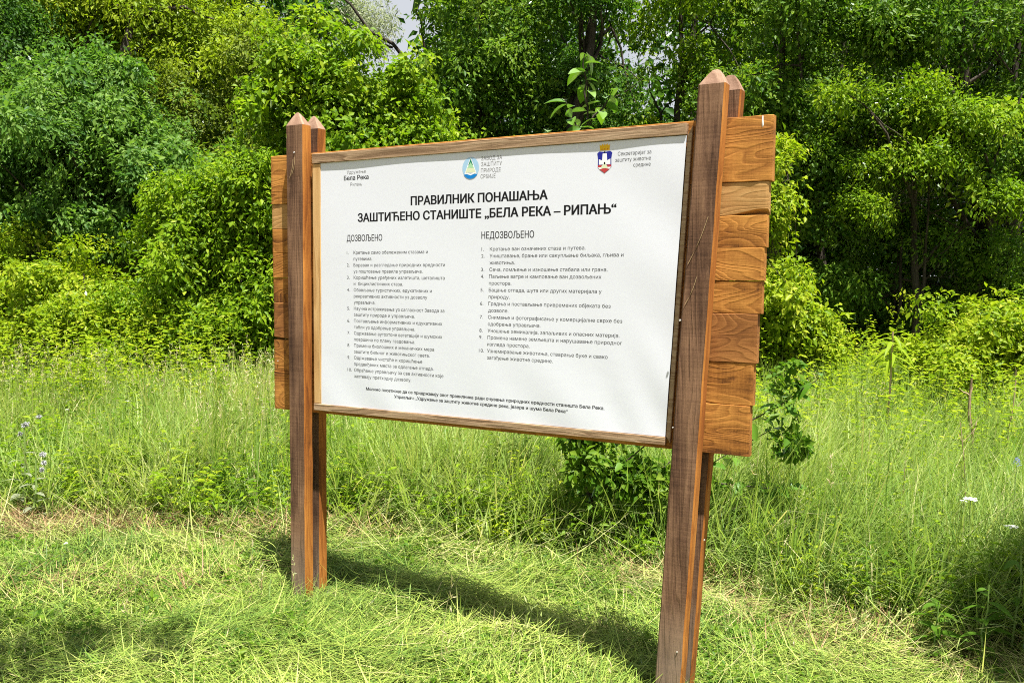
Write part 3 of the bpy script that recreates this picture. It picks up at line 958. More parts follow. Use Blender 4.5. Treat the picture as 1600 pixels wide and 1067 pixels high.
tree('forest_tree', 'tall deep green tree behind the middle of the board', 'tree', -0.5, 13.4,
     [((0, 0, 4.6), (1.3, 1.1, 0.9)), ((0.4, 0, 5.6), (1.4, 1.2, 0.9)), ((-0.6, -0.1, 3.5), (1.2, 1.0, 0.9)), ((0.9, -0.1, 3.3), (0.9, 0.8, 0.8)), ((0, 0, 6.8), (1.5, 1.3, 0.9)), ((0.3, 0, 2.2), (1.3, .9, .9))],
     560, 90, 0.38, 0.075, 0.5, F_mid, 19, r0=0.14, zfull=6.5)
tree('forest_tree', 'dark trunked tree with thin crown left of the sapling', 'tree', 0.75, 12.6,
     [((0.1, 0, 5.6), (0.8, 0.8, 0.7)), ((0.5, 0.4, 4.4), (0.8, 0.7, 0.7)), ((0.2, 0.2, 6.6), (1.2, 1.0, 0.8))],
     150, 85, 0.36, 0.07, 0.5, F_dark, 20, trunk=[(0, 0, -.2), (0.02, 0, 2), (0.0, 0, 3.4), (0.25, 0, 4.6), (0.45, 0, 6.5)], r0=0.15, zfull=6.5)
tree('locust_tree', 'locust tree with bright sunlit sprays behind the right post', 'tree', 2.6, 13.8,
     [((0.0, 0, 4.9), (1.0, 0.9, 0.5)), ((0.9, 0, 4.6), (1.0, 0.9, 0.45)), ((-0.4, 0, 3.7), (1.0, 0.8, 0.6)), ((0.4, 0, 6.1), (1.5, 1.2, 0.7)), ((1.5, .2, 5.6), (0.9, .9, .6))],
     330, 85, 0.36, 0.07, 0.45, F_lime, 21, r0=0.11, zfull=6.5)
tree('forest_tree', 'dark small leaved tree filling the gap behind the sapling', 'tree', 1.9, 14.8,
     [((0, 0, 3.4), (1.4, 1.0, 1.2)), ((0.6, 0, 2.2), (1.4, 1.0, 1.0)), ((-0.6, 0.2, 5.0), (0.8, 0.8, 0.7)), ((-0.9, 0, 1.6), (1.1, .9, .9))],
     470, 85, 0.36, 0.06, 0.5, F_dark, 22, r0=0.11)
tree('forest_tree', 'mid green tree reaching above the plank ends on the right', 'tree', 3.6, 12.0,
     [((0, 0, 4.2), (1.0, 0.9, 0.9)), ((0.4, 0, 5.4), (1.1, 1.0, 0.8)), ((-0.4, -0.1, 3.2), (0.9, 0.8, 0.7)), ((0.6, -0.1, 3.0), (0.8, 0.8, 0.8)), ((1.2, 0, 4.9), (0.8, 0.8, 0.7))],
     470, 90, 0.34, 0.065, 0.52, F_mid, 23, r0=0.12, zfull=6.3)
tree('bush', 'light green bush growing beside the right plank ends', 'bush', 2.75, 9.4,
     [((0, 0, 1.4), (0.5, 0.5, 0.7)), ((-0.1, 0, 2.3), (0.38, 0.4, 0.6)), ((0.35, 0, 1.0), (0.6, 0.5, 0.5)), ((0.15, 0, 2.9), (0.3, 0.3, 0.35))],
     340, 80, 0.25, 0.06, 0.52, F_weed, 24, r0=0.05)
tree('lit_elm_boughs', 'flat elm boughs added before the dark elm, sunlight painted as lime leaves', 'tree', 5.05, 10.9,  # added tree: sunlight on the elm sprays put into lime leaf colour
     [((-0.3, 0, 4.0), (0.9, 0.6, 0.28)), ((0.5, 0.1, 3.65), (1.0, 0.6, 0.28)), ((-0.1, 0, 3.15), (0.8, 0.6, 0.25)), ((0.7, 0, 2.7), (0.8, 0.6, 0.25)), ((-0.7, 0.1, 2.6), (0.55, 0.5, 0.25))],
     230, 75, 0.27, 0.058, 0.5, F_lime, 29, trunk=[(0.3, 0.5, -.2), (0.25, 0.45, 1.5), (0.1, 0.3, 2.8), (0, 0.1, 3.9)], r0=0.07, limbs=5)
tree('elm_tree', 'broad dark elm with spreading boughs at the right', 'tree', 6.1, 11.9,
     [((-0.9, -0.2, 3.75), (1.25, 0.8, 0.45)), ((-0.2, -0.6, 3.2), (1.2, 0.9, 0.45)), ((0.8, -0.3, 3.9), (1.0, 0.9, 0.6)), ((0.3, 0.2, 5.0), (1.7, 1.3, 0.8)), ((-1.2, 0.2, 5.3), (1.2, 1.0, 0.8)),
      ((0.2, 0.3, 6.5), (2.2, 1.6, 0.9)), ((1.4, -0.6, 3.1), (0.9, 0.7, 0.5))],
     640, 90, 0.36, 0.066, 0.5, F_mid, 25, trunk=[(0.55, 0, -.2), (0.5, 0, 1.5), (0.35, 0, 2.6), (0.0, 0.1, 4.2), (0, 0.2, 6)], r0=0.17, limbs=7, zfull=6.3)
tree('forest_tree', 'low green tree with flat boughs in front of the dark hollow under the elm', 'tree', 5.2, 11.6,
     [((0, 0, 2.35), (1.2, 0.7, 0.28)), ((1.1, 0, 2.1), (1.0, 0.7, 0.25)), ((-0.9, 0.1, 1.6), (0.7, 0.6, 0.5)), ((1.7, 0, 1.5), (0.8, 0.6, 0.4)), ((0.7, 0.3, 1.3), (0.9, 0.5, 0.35))],
     400, 85, 0.28, 0.055, 0.5, F_mid, 26, r0=0.05, droop=0.5)
tree('forest_tree', 'tall shady tree at the far right behind the elm', 'tree', 8.3, 14.5,
     [((0, 0, 4.0), (1.6, 1.2, 1.2)), ((-0.6, 0, 5.8), (1.8, 1.3, 1.1)), ((0.8, 0, 2.4), (1.3, 1.0, 1.0)), ((0, 0, 7.3), (2.2, 1.6, 1.0))],
     420, 85, 0.42, 0.075, 0.5, F_dark, 27, r0=0.17, zfull=7.2)
tree('bush', 'yellow green bush at the right edge of the meadow', 'bush', 4.75, 8.6,
     [((0, 0, 1.1), (0.55, 0.5, 0.5)), ((0.6, 0, 1.15), (0.6, 0.5, 0.55)), ((-0.3, -0.1, 0.7), (0.6, 0.5, 0.5)), ((0.9, 0.1, 0.7), (0.6, 0.5, 0.5))],
     380, 80, 0.25, 0.058, 0.5, F_weed, 28, r0=0.045)

tree('forest_tree', 'dark small leaved tree at the top left corner', 'tree', -8.3, 13.2,
     [((0, 0, 5.4), (1.5, 1.2, 1.0)), ((0.4, 0, 4.2), (1.2, 1.0, 0.8)), ((0.2, 0, 6.8), (1.5, 1.2, 0.8))],
     330, 90, 0.40, 0.065, 0.5, F_dark, 70, r0=0.13, zfull=7)
tree('forest_tree', 'mid green tree between the lime maple and the deep green tree', 'tree', -1.7, 14.8,
     [((0, 0, 3.2), (1.4, 1.0, 1.2)), ((0.5, 0, 4.6), (0.9, 0.9, 0.8)), ((-0.6, 0, 4.4), (0.9, 0.9, 0.7))],
     380, 90, 0.36, 0.065, 0.5, F_mid, 71, r0=0.10)
tree('forest_tree', 'fine leaved green tree closing the view between the dark elm and right post', 'tree', 4.3, 14.4,
     [((0, 0, 3.0), (1.3, 1.0, 1.2)), ((0.3, 0, 4.8), (1.3, 1.0, 1.0)), ((0, 0, 6.4), (1.4, 1.1, 0.8))],
     430, 90, 0.38, 0.06, 0.5, F_mid, 72, r0=0.11, zfull=6.6)
tree('bush', 'loose bush sloping into the tall grass left of the board', 'bush', -4.9, 9.9,
     [((0, 0, 0.9), (0.9, 0.6, 0.6)), ((0.9, 0, 0.8), (0.8, 0.6, 0.5)), ((-0.3, 0.2, 1.5), (0.6, 0.5, 0.5))],
     360, 85, 0.27, 0.055, 0.5, F_weed, 73, r0=0.04, limbs=3)

# the far wood: one mass of foliage closing the view between the trees
rng = np.random.default_rng(77)
n = 3000
X = rng.uniform(-18, 19, n); Y = rng.uniform(16.5, 26, n)
Zt = 5.2 + 5.2 * vnoise(X * 0.33, Y * 0.1, 9)
gapx = np.exp(-((X + 2.6) / 0.9) ** 2) * 4.0 + np.exp(-((X - 3.0) / 1.0) ** 2) * 2.6
Z = np.maximum(Zt - gapx - rng.random(n) ** 1.3 * (Zt - 0.3), 0.3)
n2 = 1500                                   # the closed canopy overhead that keeps the wood floor in shade
X2 = rng.uniform(-16, 18, n2); Y2 = rng.uniform(13.5, 24, n2)
Z2 = 7.2 + 2.6 * vnoise(X2 * 0.5, Y2 * 0.5, 10) + rng.normal(0, 0.5, n2)
ok = (np.abs(X2 + 2.9) > 1.5) & (np.abs(X2 - 3.0) > 0.8)
n3 = 1100
X3 = rng.uniform(-14, 15, n3); Y3 = rng.uniform(15.6, 18, n3); Z3 = rng.uniform(0.2, 4.6, n3)
C = np.concatenate([np.c_[X, Y, Z], np.c_[X2, Y2, Z2][ok], np.c_[X3, Y3, Z3]])
n = len(C)
Nn = unit(np.c_[rng.normal(0, .4, n), -0.6 + rng.normal(0, .4, n), 0.5 + rng.normal(0, .3, n)])
V, T, t = clumps_to_leaves(C, Nn, rng.uniform(0.5, 1.0, n), 60, 0.21, 0.5, rng, 0.35, 0.35)
link('far_woodland', np_mesh('far_woodland', V, None, T, mats=[F_dark], tint=t), kind='stuff')

# slender bare trunks standing in the wood
rng = np.random.default_rng(5)
for lab, x, y, lean, r in (('slim dark trunk in the wood behind the board middle', -0.9, 16.2, 0.3, .09), ('pair leaning dark trunk right of the thin crowned tree', 1.7, 15.6, -0.4, .08),
                      ('straight dark trunk deep in the wood behind right post', 3.3, 16.4, 0.1, .10), ('dark trunk in deep shade under the elm', 7.1, 13.0, -0.5, .10),
                      ('leaning bare trunk in shade left of the elm', 5.0, 14.2, 0.6, .08)):
    tt_ = thing('bare_trunk', lab, 'tree trunk', (x, y, 0), group='bare trunks in the wood')
    q = wobble((0, 0, -.2), (lean, 0.2, 8.5), 12, 0.05, rng)
    link('trunk', limb_mesh('trunk', q, np.linspace(r, r * 0.4, 12), M_bark, 8), tt_)
    if x == -0.9:                                # one long bare limb reaching up across the gap of sky
        for p0, p1, rr0 in (((0.15, 0.05, 4.6), (-2.7, -0.6, 7.0), .055), ((-0.7, -0.1, 5.5), (-0.9, -0.4, 7.4), .03), ((-1.3, -0.2, 5.8), (-2.6, -0.3, 6.2), .022),
                            ((-0.3, -0.1, 5.0), (-1.6, -0.2, 5.2), .02)):
            V, Q = tube(wobble(p0, p1, 9, 0.05, rng), np.linspace(rr0, rr0 * .25, 9), 6)
            link('limb', np_mesh('limb', V, Q, mats=[M_bark]), tt_)
    for k in range(3):
        b = q[rng.integers(5, 10)]
        V, Q = tube(wobble(b, b + np.array([rng.uniform(-1.2, 1.2), rng.uniform(-.4, .4), rng.uniform(0.5, 1.2)]), 6, 0.04, rng), np.linspace(r * .35, r * .08, 6), 5)
        link('limb', np_mesh('limb', V, Q, mats=[M_bark]), tt_)

# ------------------------------------------------------------------ meadow: tall grass, weeds, cut grass
def edge_y(x):
    """where the mown strip ends and the standing grass begins"""
    return np.interp(x, [-6, -3.3, -0.6, 1.2, 1.75, 2.3, 4], [5.7, 5.5, 5.25, 4.75, 4.3, 3.95, 3.3]) + 0.22 * (vnoise(x * 2.2, x * 0.7, 21) - 0.5)


rng = np.random.default_rng(31)
n = 140000
u = rng.random(n)
Y = 3.4 + (12.5 - 3.4) * u ** 1.2
X = (rng.random(n) - 0.5) * 2 * (Y * 0.68 + 0.7)
tx = np.round(X / 0.16 + rng.normal(0, .25, n)) * 0.16; ty = np.round(Y / 0.16 + rng.normal(0, .25, n)) * 0.16   # tussocks
mixt = rng.random(n) < 0.6
X = np.where(mixt, tx + rng.normal(0, 0.028, n), X); Y = np.where(mixt, ty + rng.normal(0, 0.028, n), Y)
e = edge_y(X)
inside_ = Y - e
keep = (inside_ > 0) & ((inside_ > 0.30) | (rng.random(n) < 0.25 + inside_ * 2.2))
X, Y, tx, ty, inside_ = X[keep], Y[keep], tx[keep], ty[keep], inside_[keep]
n = len(X)
patch = vnoise(X * 0.9, Y * 0.9, 41)
patch2 = vnoise(X * 2.3, Y * 2.3, 43)
tus = np.mod(np.sin(tx * 127.1 + ty * 311.7) * 43758.5, 1.0)        # one value per tussock
H = (0.50 + 0.34 * patch + 0.26 * (tus - 0.5) + rng.normal(0, 0.11, n)) * np.clip(0.45 + inside_ * 1.0, 0.45, 1.0)
H += 0.18 * np.clip((Y - 6.5) / 3.0, 0, 1)
H *= np.where(X > 0.7, 1.25, 0.97)
H = np.clip(H, 0.1, 1.15)
ang = rng.random(n) * 2 * math.pi
wind = tus * 6.28
hd = np.c_[np.cos(ang) + 0.9 * np.cos(wind) + 0.3, np.sin(ang) + 0.9 * np.sin(wind)]
front = np.clip(1 - inside_ / 0.6, 0, 1)
lean = np.clip(rng.normal(0.15, 0.11, n) + 0.12 * (tus > 0.75) + front * rng.random(n) * 0.55, 0.0, 0.95)
dry = np.clip((patch2 - 0.58) * 2.2, 0, 1) * np.where(X < 0, 1.0, 0.35)
t = np.clip(0.12 + 0.30 * patch + 0.28 * tus + rng.normal(0, 0.14, n) + dry * rng.random(n) * 0.6, 0, 1)
t = np.where(rng.random(n) < 0.06, rng.uniform(0.75, 1.0, n), t)
W = rng.uniform(0.0055, 0.0165, n) * np.clip(Y / 6.0, 0.75, 1.6)
V, Q, T, tv = blades(np.c_[X, Y, gz(X, Y) - 0.02], hd, lean, H, W, t, curve=rng.uniform(0.02, 0.55, n))
link('tall_grass', np_mesh('tall_grass', V, Q, T, mats=[F_grass], tint=tv), kind='stuff')

# flowering grass stalks with pale seed heads standing above the blades
rng = np.random.default_rng(32)
n = 5200
Y = 4.6 + 7.5 * rng.random(n); X = (rng.random(n) - 0.5) * 2 * (Y * 0.62 + 0.5)
ok = (Y - edge_y(X) > 0.35) & (vnoise(X * 0.8, Y * 0.8, 71) > np.where(X < 0, 0.42, 0.6))
X, Y = X[ok], Y[ok]; n = len(X)
fx = np.concatenate([rng.uniform(-.3, .75, 16), rng.uniform(-1.9, -.4, 10), rng.uniform(1.0, 1.7, 14)])
fy = np.concatenate([rng.uniform(3.25, 3.9, 16), rng.uniform(3.5, 4.6, 10), rng.uniform(3.4, 4.3, 14)])
nf_ = len(fx)                               # stalks the strimmer missed
X = np.concatenate([X, fx]); Y = np.concatenate([Y, fy]); n = len(X)
a = rng.random(n) * 6.28
hd = np.c_[np.cos(a), np.sin(a)]
Hs = rng.uniform(0.65, 1.05, n)
Hs[-nf_:] = rng.uniform(0.18, 0.42, nf_)
tn = rng.uniform(0.55, 1.0, n)
ln = rng.uniform(0.0, 0.12, n); cu = rng.uniform(0.0, 0.12, n)
V, Q, T, tv = blades(np.c_[X, Y, gz(X, Y)], hd, ln, Hs, np.full(n, 0.0035) * np.clip(Y / 6, 1, 1.8), tn, curve=cu)
tips = V.reshape(n, 7, 3)[:, 6]
k = 9
P2 = np.repeat(tips, k, 0) - np.array([0, 0, 1.0]) * (rng.random(n * k) * 0.13)[:, None]
D2 = rng.normal(0, 0.45, (n * k, 3)) + np.array([0, 0, 0.8])
V2, T2, t2 = leaves(P2, D2, rng.normal(0, 1, (n * k, 3)), rng.uniform(0.018, 0.04, n * k), 0.006, np.clip(np.repeat(tn, k) + 0.1, 0, 1))
link('seeding_grass', np_mesh('seeding_grass', np.concatenate([V, V2]), Q, np.concatenate([T, T2 + len(V)]), mats=[F_grass],
                              tint=np.concatenate([tv, t2])), kind='stuff')

# leafy weeds on upright stems mixed into the standing grass, taller and thicker towards the wood
def weed_stems(name, n, y0, y1, h0, h1, nl, Ll, material, seed, thr, xr=None):
    rng = np.random.default_rng(seed)
    Y = y0 + (y1 - y0) * rng.random(n)
    X = (rng.random(n) - 0.5) * 2 * (Y * 0.62 + 0.6)
    ok = (Y - edge_y(X) > 0.12) & (vnoise(X * 1.1, Y * 1.1, seed + 1) > thr)
    if xr:
        ok &= (X > xr[0]) & (X < xr[1])
    X, Y = X[ok], Y[ok]; n = len(X)
    H = rng.uniform(h0, h1, n) * np.clip(0.45 + (Y - edge_y(X)) * 0.6, 0.45, 1) * (0.75 + 0.5 * vnoise(X * 1.7, Y * 1.7, seed + 2))
    a = rng.random(n) * 6.28
    lean = rng.uniform(0.0, 0.16, n); cu = rng.uniform(0.0, 0.12, n)
    base = np.c_[X, Y, gz(X, Y)]
    tt0 = rng.random(n)
    V, Q, T, tv = blades(base, np.c_[np.cos(a), np.sin(a)], lean, H, np.full(n, 0.006), tt0 * 0.5, curve=cu)
    st = V.reshape(n, 7, 3)
    q = np.stack([(st[:, 0] + st[:, 1]) / 2, (st[:, 2] + st[:, 3]) / 2, (st[:, 4] + st[:, 5]) / 2, st[:, 6]], 1)
    f = np.tile(np.linspace(0.22, 1.0, nl), (n, 1)) + rng.normal(0, 0.02, (n, nl))
    f = np.clip(f, 0.1, 0.999) * 3
    k = f.astype(int); fr = (f - k)[..., None]
    r = np.arange(n)[:, None]
    P = (q[r, k] * (1 - fr) + q[r, k + 1] * fr).reshape(-1, 3)
    az = (np.tile(np.arange(nl) * 2.4, (n, 1)) + a[:, None] + rng.normal(0, 0.3, (n, nl))).ravel()
    rise = rng.uniform(-0.15, 0.7, n * nl)
    D = np.c_[np.cos(az), np.sin(az), rise]
    L = Ll * rng.uniform(0.6, 1.3, n * nl) * (1.1 - 0.45 * (f / 3).ravel())
    t = np.clip(np.repeat(tt0, nl) * 0.6 + 0.2 + rng.normal(0, 0.16, n * nl), 0, 1)
    V2, T2, t2 = leaves(P, D, np.array([0, 0, 1.0]) + rng.normal(0, 0.25, P.shape), L, L * rng.uniform(0.28, 0.42, n * nl), t, 0.15, 0.3)
    return link(name, np_mesh(name, np.concatenate([V, V2]), Q, np.concatenate([T, T2 + len(V)]), mats=[material],
                              tint=np.concatenate([tv, t2])), kind='stuff')


weed_stems('leafy_weeds', 2900, 4.2, 9.0, 0.30, 0.75, 16, 0.062, F_weed, 33, 0.50)
weed_stems('tall_weeds', 2600, 7.6, 11.6, 0.8, 1.35, 24, 0.085, F_weed, 34, 0.34)
weed_stems('tall_weeds', 1100, 6.0, 9.5, 0.8, 1.20, 24, 0.080, F_weed, 36, 0.30, (1.3, 6.5))
weed_stems('dark_leaved_weeds', 1500, 4.0, 8.5, 0.3, 0.7, 14, 0.075, F_mid, 38, 0.50)
weed_stems('broad_leaved_weeds', 1500, 3.9, 7.2, 0.30, 0.70, 13, 0.095, F_lime, 46, 0.40)

# cut grass lying in swathes on the mown strip
rng = np.random.default_rng(35)
n = 175000
Y = 2.6 + 3.5 * rng.random(n) ** 1.1
X = (rng.random(n) - 0.5) * 2 * (Y * 0.62 + 0.35)
ok = Y < edge_y(X) + 0.40
X, Y = X[ok], Y[ok]
thin = vnoise(X * 2.9 + 3, Y * 3.3, 66)                       # worn places where the thatch shows
ok = (thin > 0.27) | (rng.random(len(X)) < 0.40)
X, Y = X[ok], Y[ok]; n = len(X)
to_edge = edge_y(X) - Y
flow = (vnoise(X * 1.0, Y * 1.5, 61) - 0.5) * 3.4
ang = flow + rng.normal(0, 0.75, n) + np.where(rng.random(n) < 0.5, 0, math.pi)
hd = np.c_[np.cos(ang), np.sin(ang)]
mound = np.clip(0.65 * vnoise(X * 3.4, Y * 4.4, 63) + 0.55 * vnoise(X * 8.0, Y * 9.5, 64) - 0.1, 0, 1) ** 1.5
near_post = np.minimum(np.hypot(X + 1.05, Y - 4.25), np.hypot(X - 0.68, Y - 3.30))
mound *= np.clip((near_post - 0.12) / 0.45, 0.05, 1)
Z = 0.003 + rng.random(n) ** 1.2 * (0.012 + 0.17 * mound)
lean = np.clip(rng.normal(0.95, 0.13, n), 0.5, 1.15)
up_ = rng.random(n) < 0.30
lean = np.where(up_, rng.uniform(0.05, 0.75, n), lean)
L = np.where(up_, rng.uniform(0.03, 0.12, n), rng.uniform(0.06, 0.32, n))
Z = np.where(up_, 0.0, Z)
pt = vnoise(X * 1.6, Y * 1.6, 65); pt2 = vnoise(X * 5.1, Y * 5.6, 67)
t = np.clip(-0.06 + 0.42 * pt + 0.42 * pt2 + rng.normal(0, 0.19, n), 0, 1)
dryp = np.clip(1.2 - np.abs(to_edge - 0.15) / 0.35, 0, 1) * np.clip((vnoise(X * 1.5, Y * 1.0, 69) - 0.42) * 5, 0, 1)   # dry thatch along the edge
t = np.where(rng.random(n) < 0.035 + 0.62 * dryp, rng.uniform(0.72, 1.0, n), t)
V, Q, T, tv = blades(np.c_[X, Y, Z + gz(X, Y)], hd, lean, L, rng.uniform(0.0022, 0.0062, n), t, curve=rng.normal(0.03, 0.26, n))
link('cut_grass', np_mesh('cut_grass', V, Q, T, mats=[F_mown], tint=tv), kind='stuff')

# small herbs regrowing between the clippings
rng = np.random.default_rng(37)
n = 2200
Y = 2.8 + 3.0 * rng.random(n); X = (rng.random(n) - 0.5) * 2 * (Y * 0.62 + 0.3)
ok = (Y < edge_y(X) + 0.2) & (vnoise(X * 1.9, Y * 1.9, 72) > 0.48)
X, Y = X[ok], Y[ok]; n = len(X)
C = np.c_[X, Y, gz(X, Y) + rng.uniform(0.03, 0.09, n)]
V, T, t = clumps_to_leaves(C, unit(np.c_[rng.normal(0, .25, (n, 2)), np.ones(n)]), rng.uniform(0.04, 0.10, n), 22, 0.026, 0.55, rng, 0.4, 0.1)
link('low_herbs', np_mesh('low_herbs', V, None, T, mats=[F_mid], tint=t), kind='stuff')

# long dry stems thrown along the edge of the mown strip
rng = np.random.default_rng(39)
n = 260
X = rng.uniform(-4.2, 3.0, n); Y = edge_y(X) + rng.normal(-0.05, 0.22, n)
a = rng.normal(0.3, 0.7, n) + np.where(rng.random(n) < .5, 0, math.pi)
V, Q, T, tv = blades(np.c_[X, Y, gz(X, Y) + rng.uniform(0.02, 0.12, n)], np.c_[np.cos(a), np.sin(a)], rng.uniform(0.6, 1.0, n), rng.uniform(0.3, 0.85, n),
                     rng.uniform(0.004, 0.007, n), rng.uniform(0.7, 1.0, n), curve=rng.normal(0.0, 0.10, n))
link('dry_stems', np_mesh('dry_stems', V, Q, T, mats=[F_grass], tint=tv), kind='stuff')

# brown dead litter where the strimmer bared the ground
rng = np.random.default_rng(40)
sp_ = [(-2.9, 5.45, .75, .14, 2600), (-1.35, 5.35, .35, .16, 900), (0.95, 4.85, .22, .15, 700), (1.75, 4.25, .35, .22, 900), (-2.3, 4.35, .5, .12, 500)]
PX = np.concatenate([np.c_[rng.normal(a_, sa, k_), rng.normal(b_, sb, k_)] for a_, b_, sa, sb, k_ in sp_])
n = len(PX); a = rng.random(n) * 6.28
V, Q, T, tv = blades(np.c_[PX[:, 0], PX[:, 1], gz(PX[:, 0], PX[:, 1]) + 0.01 + rng.random(n) * .09], np.c_[np.cos(a), np.sin(a)], rng.uniform(.55, 1.1, n), rng.uniform(.05, .28, n),
                     rng.uniform(.002, .006, n), rng.random(n), curve=rng.normal(0, .2, n))
link('dead_litter', np_mesh('dead_litter', V, Q, T, mats=[F_litter], tint=tv), kind='stuff')

# ------------------------------------------------------------------ two young trees beside the viewer; their shade falls on the mown strip
tree('young_tree', 'young tree standing beside the mown strip at the left of the viewer', 'tree', -3.9, 0.6,
     [((2.1, 1.75, 4.2), (0.80, 0.55, 0.5)), ((0.4, 0.6, 4.9), (1.0, 0.9, 0.8)), ((1.0, 0.6, 5.3), (0.8, 0.8, 0.6))],
     230, 80, 0.32, 0.08, 0.5, F_mid, 61, trunk=[(0, 0, -.2), (0.1, 0.1, 1.6), (0.4, 0.4, 3.0), (0.7, 0.8, 4.6)], r0=0.09, limbs=4)
tree('young_tree', 'young tree standing beside the tall grass at the right of the viewer', 'tree', 4.6, 1.9,
     [((-1.45, 0.75, 4.3), (0.70, 0.55, 0.5)), ((-0.3, 0.3, 4.9), (1.0, 0.9, 0.8)), ((-0.9, 1.2, 4.1), (0.6, 0.5, 0.4))],
     170, 80, 0.32, 0.08, 0.5, F_mid, 62, trunk=[(0, 0, -.2), (-0.1, 0.1, 1.6), (-0.3, 0.3, 3.0), (-0.6, 0.6, 4.6)], r0=0.09, limbs=4)
# ------------------------------------------------------------------ single plants that stand out
def leaf_shape(name, L, W, material, seg=5, fold=0.18, droop=0.25, tint=0.5):
    """an ovate leaf lying along +x, folded at the midrib, tip drooping"""
    V, Q, T = [], [], []
    for k in range(seg + 1):
        f = k / seg
        w = W * 0.5 * math.sin(math.pi * min(1.0, f * 0.93 + 0.05)) ** 0.8 if 0 < k < seg else 0.0015
        x = L * f; zc = -droop * L * f * f
        V += [(x, -w, zc + w * fold * 2), (x, 0, zc), (x, w, zc + w * fold * 2)]
    for k in range(seg):
        a = k * 3
        Q += [(a, a + 3, a + 4, a + 1), (a + 1, a + 4, a + 5, a + 2)]
    return np_mesh(name, np.array(V), np.array(Q), mats=[material], tint=np.full(len(V), tint))


def put_leaf(me, parent, p, az, pitch, roll=0.0, sc=1.0):
    o = link('leaf', me, parent)
    o.location = p; o.rotation_euler = (roll, pitch, az); o.scale = (sc,) * 3
    return o


rng = np.random.default_rng(91)
sap = thing('sapling', 'leafy young broad leaved sapling rising behind the top rail beside the right post', 'sapling', (0.47, 5.25, float(gz(0.47, 5.25))))
sap_leaves = [leaf_shape('leaf', 0.118, 0.06, F_big, tint=t_, droop=d_) for t_, d_ in ((0.35, .3), (0.6, .25), (0.8, .4), (0.95, .15))]
stem = np.array([(0.03, 0, -0.1), (0.0, 0.02, 0.8), (0.03, 0, 1.6), (-0.02, 0.02, 2.3), (-0.03, 0, 2.9)])
link('stem', limb_mesh('stem', stem, [.028, .022, .016, .010, .004], M_bark, 7), sap)
twigs = [((-.02, 0, 2.25), (-.28, .05, 2.62)), ((-.02, 0, 2.35), (.22, -.05, 2.60)), ((-.02, 0, 2.5), (-.17, -.05, 2.78)), ((-.03, 0, 2.6), (.13, 0, 2.86)),
         ((-.03, 0, 2.75), (-.05, 0, 3.05)), ((.02, 0, 1.9), (.36, .05, 2.42)), ((.0, 0, 1.9), (-.22, .05, 2.35)), ((0.02, 0, 0.35), (.45, -.1, .85)), ((.02, 0, .2), (.72, .1, .70)),
         ((.0, 0, .5), (-.2, -.1, .95)), ((.02, 0, .15), (1.12, 0, .80)), ((.5, .05, .5), (1.38, -.05, 1.12)), ((.5, .05, .5), (1.20, -.1, .45)), ((.02, 0, 1.9), (.48, 0, 2.30))]
for p0, p1 in twigs:
    q = wobble(p0, p1, 5, 0.012, rng)
    link('twig', limb_mesh('twig', q, np.linspace(.008, .003, 5), M_bark, 5), sap)
    nl_ = 11 if p1[2] > 1.5 else 17
    for k in range(nl_):
        f = 0.3 + 0.7 * k / (nl_ - 1)
        b = np.array(p0) * (1 - f) + np.array(p1) * f + rng.normal(0, .012, 3)
        put_leaf(sap_leaves[rng.integers(0, 3 if p1[2] > 1.5 else 2)], sap, b, rng.random() * 6.28, rng.uniform(-.5, .7), rng.normal(0, .4), rng.uniform(.65, 1.2))
me_, _c = crown_mesh('foliage', [((0.0, 0, .55), (.13, .13, .5)), ((.42, 0, .50), (.28, .2, .22)), ((1.12, 0, .88), (.22, .2, .3))], 95, 36, .11, .052, .6, F_mid, 92)
link('foliage', me_, sap)
put_leaf(sap_leaves[3], sap, (-.04, 0, 3.06), 0.3, 1.2, 0.2, 1.25)

umb = thing('umbrella_weed', 'tall weed with a drooping umbrella of narrow leaves in the right meadow', 'weed', (3.06, 7.0, float(gz(3.06, 7.0))))
link('stem', limb_mesh('stem', wobble((0, 0, -.05), (0.03, 0, 1.42), 7, .008, rng), np.linspace(.013, .006, 7), M_deadstem, 6), umb)
um_leaf = leaf_shape('leaf', 0.17, 0.030, F_weed, seg=6, droop=0.95, tint=0.45)
for k in range(26):
    put_leaf(um_leaf, umb, (0.03, 0, 1.41 - 0.011 * k), k * 2.4, rng.uniform(-.6, .1), rng.normal(0, .2), rng.uniform(.8, 1.15))

for lab, x, y, h, r, lean in (('thick brown dead stalk standing in the right meadow', 3.50, 6.5, 1.12, .020, -0.02), ('thin grey dead stalk beside the right picture edge', 3.75, 6.5, 1.15, .007, 0.06),
                              ('pale bent dry stalk near the white flowers', 2.95, 5.4, 0.95, .005, -0.12), ('slender brown stalk between umbrella weed and thick stalk', 2.35, 5.2, .75, .004, 0.05)):
    st_ = thing('dead_stalk', lab, 'dry stalk', (x, y, float(gz(x, y))))
    q = wobble((0, 0, -.05), (lean, 0, h), 9, r * 0.5 + .003, rng)
    link('stem', limb_mesh('stem', q, np.linspace(r, r * .45, 9) * rng.uniform(.8, 1.2, 9), M_deadstem, 7), st_)
    for k in range(4):
        b = q[rng.integers(4, 8)]
        V, Q = tube(wobble(b, b + np.array([rng.uniform(-.1, .1), rng.uniform(-.05, .05), rng.uniform(.05, .16)]), 4, .006, rng), np.linspace(r * .4, r * .12, 4), 4)
        link('twig', np_mesh('twig', V, Q, mats=[M_deadstem]), st_)

M_petal = plain('white_petal', (0.82, 0.82, 0.80), 0.6)
M_bluep = plain('blue_petal', (0.10, 0.10, 0.42), 0.6)
M_greyp = plain('grey_blue_petal', (0.38, 0.39, 0.40), 0.7)
M_stem = plain('green_stem', (0.17, 0.26, 0.06), 0.6)
M_yelp = plain('yellow_petal', (0.72, 0.55, 0.02), 0.6)


